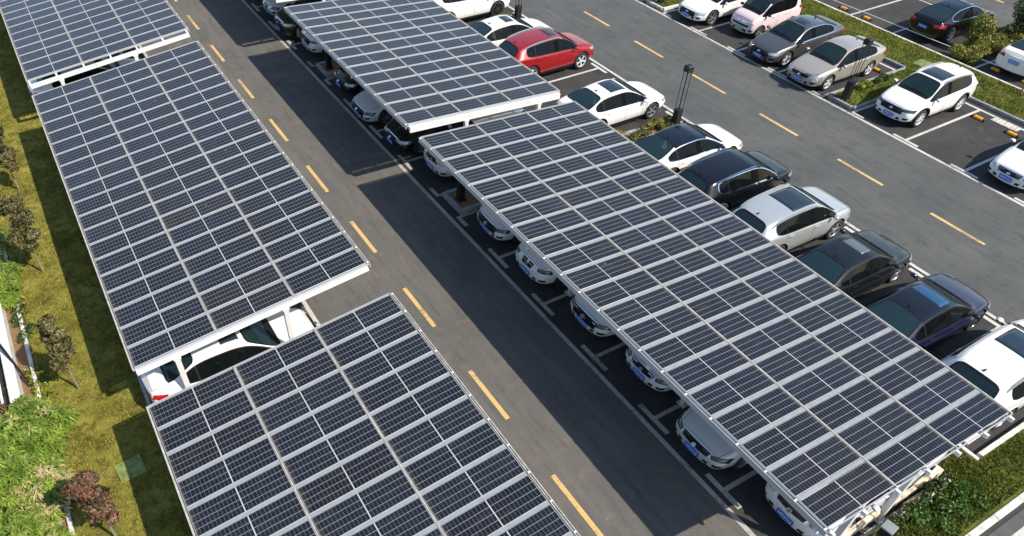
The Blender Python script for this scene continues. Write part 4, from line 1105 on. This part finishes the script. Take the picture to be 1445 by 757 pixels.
bamboo(-15.3, 15.6, .9, 1.2, 1.1, 420, 5, 'bamboo clump at the left edge just below the white fence', .05)
bamboo(-13.65, 21.2, .55, 1.25, .6, 330, 6, 'bright bamboo clump above the white fence at the left edge', .04)
bamboo(-13.85, 23.6, .65, 1.2, .6, 280, 7, 'bamboo clump at the left edge beside the tallest bronze tree', .04)
bamboo(-14.0, 26.4, .6, 1.4, .6, 240, 9, 'farthest bamboo clump at the left edge', .04)
# dark shrubbery behind the fence
def shrub(name, x, y, z, blobs, n, size, mat, seed, label, group=None, cat='shrub'):
    t = thing(name, label, cat, (x, y, z), 0, group); b = MB(); rr = random.Random(seed)
    for bl in blobs[:8]: b.tube((bl[0]*.3, bl[1]*.3, 0), (bl[0], bl[1], bl[2]), .014, .006, 5)
    b.build('stem', MAT['bark'], t)
    V, Fq = leafcloud(n, blobfill(blobs), size, seed, 1.5); quadmesh('foliage', V, Fq, mat, t); return t
rr = random.Random(5)
shrub('shrub', -14.9, 18.0, 0, [(rr.uniform(-.5,.5), rr.uniform(-1.9,1.9), rr.uniform(.15,.45), .5, .6, .3) for _ in range(12)], 5200, .085, MAT['leaf_green'], 11, 'dark green shrubbery to the left of the white fence')
# weeds between fence and lawn
for i, (y, lab) in enumerate(((19.2, 'green weeds between the fence and the pale kerb, upper patch'), (16.6, 'green weeds between the fence and the pale kerb, lower patch'))):
    shrub('weeds', -13.35, y, 0, [(rr.uniform(-.15,.25), rr.uniform(-.7,.7), .08, .16, .25, .10) for _ in range(7)], 700, .05, MAT['leaf_yellow'] if i else MAT['leaf_green'], 20+i, lab)
# soil left of the lawn
b = MB(); b.sheet(-40, -13.43, -20, 120, .0); struct(b.build('soil', MAT['mulch']))
# white fence with baluster rail
t = thing('low_wall', 'low white wall with a dark baluster rail at the left edge', 'wall')
b = MB()
for i in range(12): b.bevbox(-13.98, -13.72, 15.5+i*1.0, 16.494+i*1.0, -.01, .42, .02)
b.build('wall', MAT['fence'], t)
b = MB(); b.bar((-14.02, 15.5, .86), (-14.02, 27.4, .86), .05, .03); b.build('rail', MAT['fence'], t)
b = MB(); 
for i in range(79): b.box(-14.03, -14.01, 15.55+i*.15, 15.575+i*.15, .40, .85)
o = b.build('baluster', MAT['black_metal'], t); o['kind'] = 'stuff'
t = tag(link('pipe', (lambda b: (b.tube((-13.95, 18.2, .75), (-13.5, 16.6, .12), .035, .035, 8), b.mesh('pipe', MAT['black_metal']))[1])(MB())), 'dark pipe leaning across the low white wall', 'pipe')

# planting of the double row planters
rr = random.Random(9)
def hedgebits(x0, x1, yc, zz, mat, seed, label, group, k=9, r=.17, n=1400, w=.05, size=.045):
    blobs = [(rr.uniform(0, x1-x0), rr.uniform(-w, w), rr.uniform(.12,.24), r*rr.uniform(.9,1.6), r*rr.uniform(.8,1.3), r*rr.uniform(.7,1.2)) for _ in range(k+5)]
    return shrub('hedge', x0, yc, zz, blobs, n, size, mat, seed, label, group, 'hedge')
GH = 'low clipped planting in the planters'
hedgebits(9.3, 10.75, 18.60, .12, MAT['leaf_hedge'], 31, 'low yellow green hedge beside the front wheel of the white saloon, at the garden light', GH, n=2000)
hedgebits(6.1, 8.5, 18.66, .12, MAT['leaf_hedge_red'], 32, 'low red tipped hedge behind the rear wheel of the white saloon', GH, k=12, n=2200)
hedgebits(6.2, 10.45, 18.08, .10, MAT['leaf_ground'], 33, 'green ground planting beside the black roofed white fastback', GH, k=60, r=.13, n=9000, w=.36, size=.04)
hedgebits(9.6, 10.6, 29.9, .12, MAT['leaf_hedge'], 34, 'small shrub at the front wheel of the topmost white crossover', GH, k=6, r=.26, n=1500)
hedgebits(6.4, 8.4, 29.6, .12, MAT['leaf_hedge'], 35, 'small shrub behind the carport edge under the topmost white crossover', GH, k=9, r=.2, n=1500)
hedgebits(5.6, 7.8, 18.62, .12, MAT['leaf_hedge'], 36, 'yellow green hedge seen between the two long carports', GH, k=9, n=1600)
# far hedge and bushes
blobs = [(rr.uniform(0, 4.6), rr.uniform(-.55,.55), rr.uniform(.15,.4), .38, .32, .24) for _ in range(34)]
shrub('hedge', 26.2, 16.45, 0, blobs, 12000, .06, MAT['leaf_hedge'], 41, 'thick yellow green hedge between the black saloon and the white saloon seen from behind', None, 'hedge')
def bush(x, y, z0, rad, h, mat, seed, label, n=4200):
    rr = random.Random(seed); bl = [(math.cos(a)*rad*.45*rr.random(), math.sin(a)*rad*.45*rr.random(), z0+h*(.3+.55*rr.random()), rad*rr.uniform(.45,.7), rad*rr.uniform(.45,.7), h*rr.uniform(.2,.34)) for a in [rr.uniform(0,6.28) for _ in range(11)]]
    t = shrub('round_bush', x, y, 0, bl, n, .062, mat, seed, label, 'round clipped bushes beyond the verge', 'bush')
bush(27.75, 16.75, .2, .62, 1.35, MAT['leaf_hedge'], 51, 'round yellow green bush touching the black saloon seen from behind')
bush(30.6, 16.25, .2, .95, 1.7, MAT['leaf_green'], 52, 'larger dark green bush near the top right corner', 5200)
shrub('shrub', 20.1, 16.7, .1, [(rr.uniform(-.3,.3), rr.uniform(-.12,.12), .14, .24, .16, .14) for _ in range(6)], 900, .06, MAT['leaf_yellow'], 61, 'bright yellow green tuft on the grass island by the garden light')
shrub('shrub', 21.3, 16.75, .1, [(rr.uniform(-.35,.35), rr.uniform(-.1,.1), .12, .2, .16, .13) for _ in range(6)], 800, .05, MAT['leaf_green'], 62, 'dull green tuft at the back of the grass island')
# sapling on the verge
t = thing('sapling', 'bare leaning sapling on the verge at the right edge', 'tree', (25.39, 12.98, .1))
b = MB(); b.tube((0,0,-.1), (.06,-.06,.9), .035, .028, 7); b.tube((.06,-.06,.9), (.02,-.16,2.3), .028, .015, 7); b.build('trunk', MAT['bark'], t)
V, Fq = leafcloud(500, blobfill([(0,-.15,2.5,.3,.3,.35)]), .07, 70); quadmesh('crown', V, Fq, MAT['leaf_hedge'], t)
# flowering plant by the stone bed, clumps in the lawn
t = shrub('flowering_shrub', 2.75, 2.32, .1, [(i*.21+rr.uniform(-.05,.05), rr.uniform(-.05,.08)+.012*i, .16+rr.uniform(0,.14), .14, .12, .12) for i in range(11)], 1500, .055, MAT['leaf_green'], 71, 'green shrub dotted with cream flowers in front of the stone planter')
V, Fq = leafcloud(230, blobfill([(i*.21, .012*i, .22, .15, .13, .13) for i in range(11)]), .055, 72, 1.1); quadmesh('flower', V, Fq, MAT['petal'], t)
shrub('weeds', 4.35, 1.95, .1, [(rr.uniform(-.9,.9), rr.uniform(-.32,.32), .08, .24, .2, .13) for _ in range(16)], 3200, .055, MAT['leaf_fresh'], 73, 'leafy green weeds in the lawn below the cream flowers')
shrub('weeds', 5.6, 3.0, .1, [(rr.uniform(-.3,.3), rr.uniform(-.2,.2), .03, .2, .14, .05) for _ in range(6)], 900, .045, MAT['leaf_fresh'], 74, 'leafy weeds at the inner corner of the lawn under the carport end')

# ------------------------------------------------------------------ street furniture
def garden_light(x, y, z, label):
    t = thing('garden_light', label, 'garden light', (x, y, z), 0, 'black garden lights with slim rods')
    b = MB(); b.bevbox(-.15,.15,-.15,.15,-.05,.03,.01); b.box(-.125,.125,-.125,.125,.03,.78); b.build('base', MAT['black_metal'], t)
    for dx, dy in ((-.10,-.10),(.10,-.10),(-.10,.10),(.10,.10)):
        b = MB(); b.tube((dx,dy,.77),(dx,dy,2.34), .014, .014, 6); b.build('rod', MAT['black_metal'], t)
    b = MB(); b.bevbox(-.135,.135,-.135,.135,2.33,2.40,.004); b.bevbox(-.13,.13,-.13,.13,2.402,2.56,.03); b.build('lamp_head', MAT['black_metal'], t, smooth=False)
garden_light(10.66, 18.2, .12, 'black garden light in the planter between the two white cars of the double row')
garden_light(18.55, 16.42, .12, 'black garden light on the grass island of the far row')
garden_light(10.80, 29.66, .12, 'black garden light at the top edge beside the white crossover')
garden_light(18.6, 28.0, .12, 'black garden light at the top edge on the upper grass island')
def bollard(x, y, label):
    t = thing('square_post', label, 'post', (x, y, .12), 0, 'square black posts in the mulch of the planters')
    b = MB(); b.box(-.11,.11,-.11,.11,-.05,2.0); b.build('shaft', MAT['black_metal'], t)
    b = MB(); b.bevbox(-.17,.17,-.17,.17,-.05,.035,.01); b.build('base_plate', MAT['black_metal'], t)
bollard(.78, 18.2, 'square black post in the mulch planter at the lower long carport'); bollard(.78, 29.66, 'square black post in the mulch planter under the upper carport')
def wheel_stop(x, y, label):
    t = thing('wheel_stop', label, 'wheel stop', (x, y, 0), 0, 'yellow and black wheel stops at the backs of bays')
    b = MB(); b.bevbox(-.075,.075,-.28,.28,-.005,.095,.03); b.build('block', MAT['rubber'], t)
    for q in (0,):
        b = MB(); b.bevbox(-.079,.079,q-.20,q+.20,.004,.099,.032); b.build('reflector', MAT['yellow_band'], t)
wheel_stop(22.15, 12.68, 'wheel stop in the empty bay beside the white crossover, upper one'); wheel_stop(22.15, 11.25, 'wheel stop in the empty bay, the one beside the drain cover')
wheel_stop(22.15, 17.62, 'wheel stop behind the champagne saloon')
for x, y, l in ((26.9,14.95,'left wheel stop under the tail of the white saloon beyond the verge'),(26.9,13.5,'right wheel stop under the tail of the white saloon beyond the verge'),(26.55,22.95,'wheel stop of the empty bays beyond the verge, near the top edge'),(26.55,21.55,'wheel stop beyond the verge just below the white bay line')): wheel_stop(x, y, l)
def cover(x, y, z, w, d, rz, mat, label, name='manhole_cover'):
    b = MB(); b.bevbox(-w/2,w/2,-d/2,d/2,-.03,.012,.006); b.bevbox(-w/2+.06,w/2-.06,-d/2+.06,d/2-.06,.0,.018,.004)
    o = b.build(name, mat); o.location = (x,y,z); o.rotation_euler = (0,0,rz); tag(o, label, 'manhole cover')
cover(-11.82, 12.62, .085, .62, .60, .1, MAT['manhole'], 'square pale green cover on the olive lawn by the lower left carport')
cover(24.3, 16.75, .15, .75, .75, .1, MAT['manhole'], 'square green cover on the verge behind the lone white crossover')
t = thing('drain_cover', 'slatted drain cover at the back of the empty bay', 'drain cover', (22.72, 11.85, 0)); b = MB(); b.bevbox(-.2,.2,-.55,.55,-.005,.012,.004); b.build('frame', MAT['kerb'], t)
for q in range(7):
    b = MB(); b.box(-.17,.17,-.50+q*.155,-.46+q*.155,.005,.022); b.build('slat', MAT['kerb_white'], t)
# white rope barrier along the far kerb
t = thing('rope_barrier', 'long thin white rope stretched low behind the bays beyond the verge', 'rope'); b = MB()
n = 24; p0, p1 = Vector((26.12, 27.0, .32)), Vector((26.95, 9.0, .30)); pts = [p0.lerp(p1, i/n) for i in range(n+1)]
for a, c in zip(pts, pts[1:]): b.tube(a, c, .017, .017, 6, cap=False)
b.build('rope', MAT['cable'], t)
for f_ in (0, 1.0):
    q = p0.lerp(p1, f_); b = MB(); b.tube((q.x,q.y,0),(q.x,q.y,.36), .02, .02, 6); b.build('stake', MAT['cable'], t)
# control box at the corner
t = thing('control_box', 'grey topped black cabinet on short legs at the bottom end of the long carport', 'cabinet', (2.30, 2.22, .1), R(8))
b = MB(); b.box(-.13,.13,-.12,.12,.30,.58); b.build('cabinet', MAT['black_metal'], t)
b = MB(); b.bevbox(-.15,.15,-.14,.14,.582,.62,.015); b.build('lid', MAT['boxgrey'], t)
for dx, dy in ((-.14,-.12),(.14,-.12),(-.14,.12),(.14,.12)):
    b = MB(); b.box(dx-.015,dx+.015,dy-.015,dy+.015,-.1,.30); b.build('leg', MAT['galv'], t)
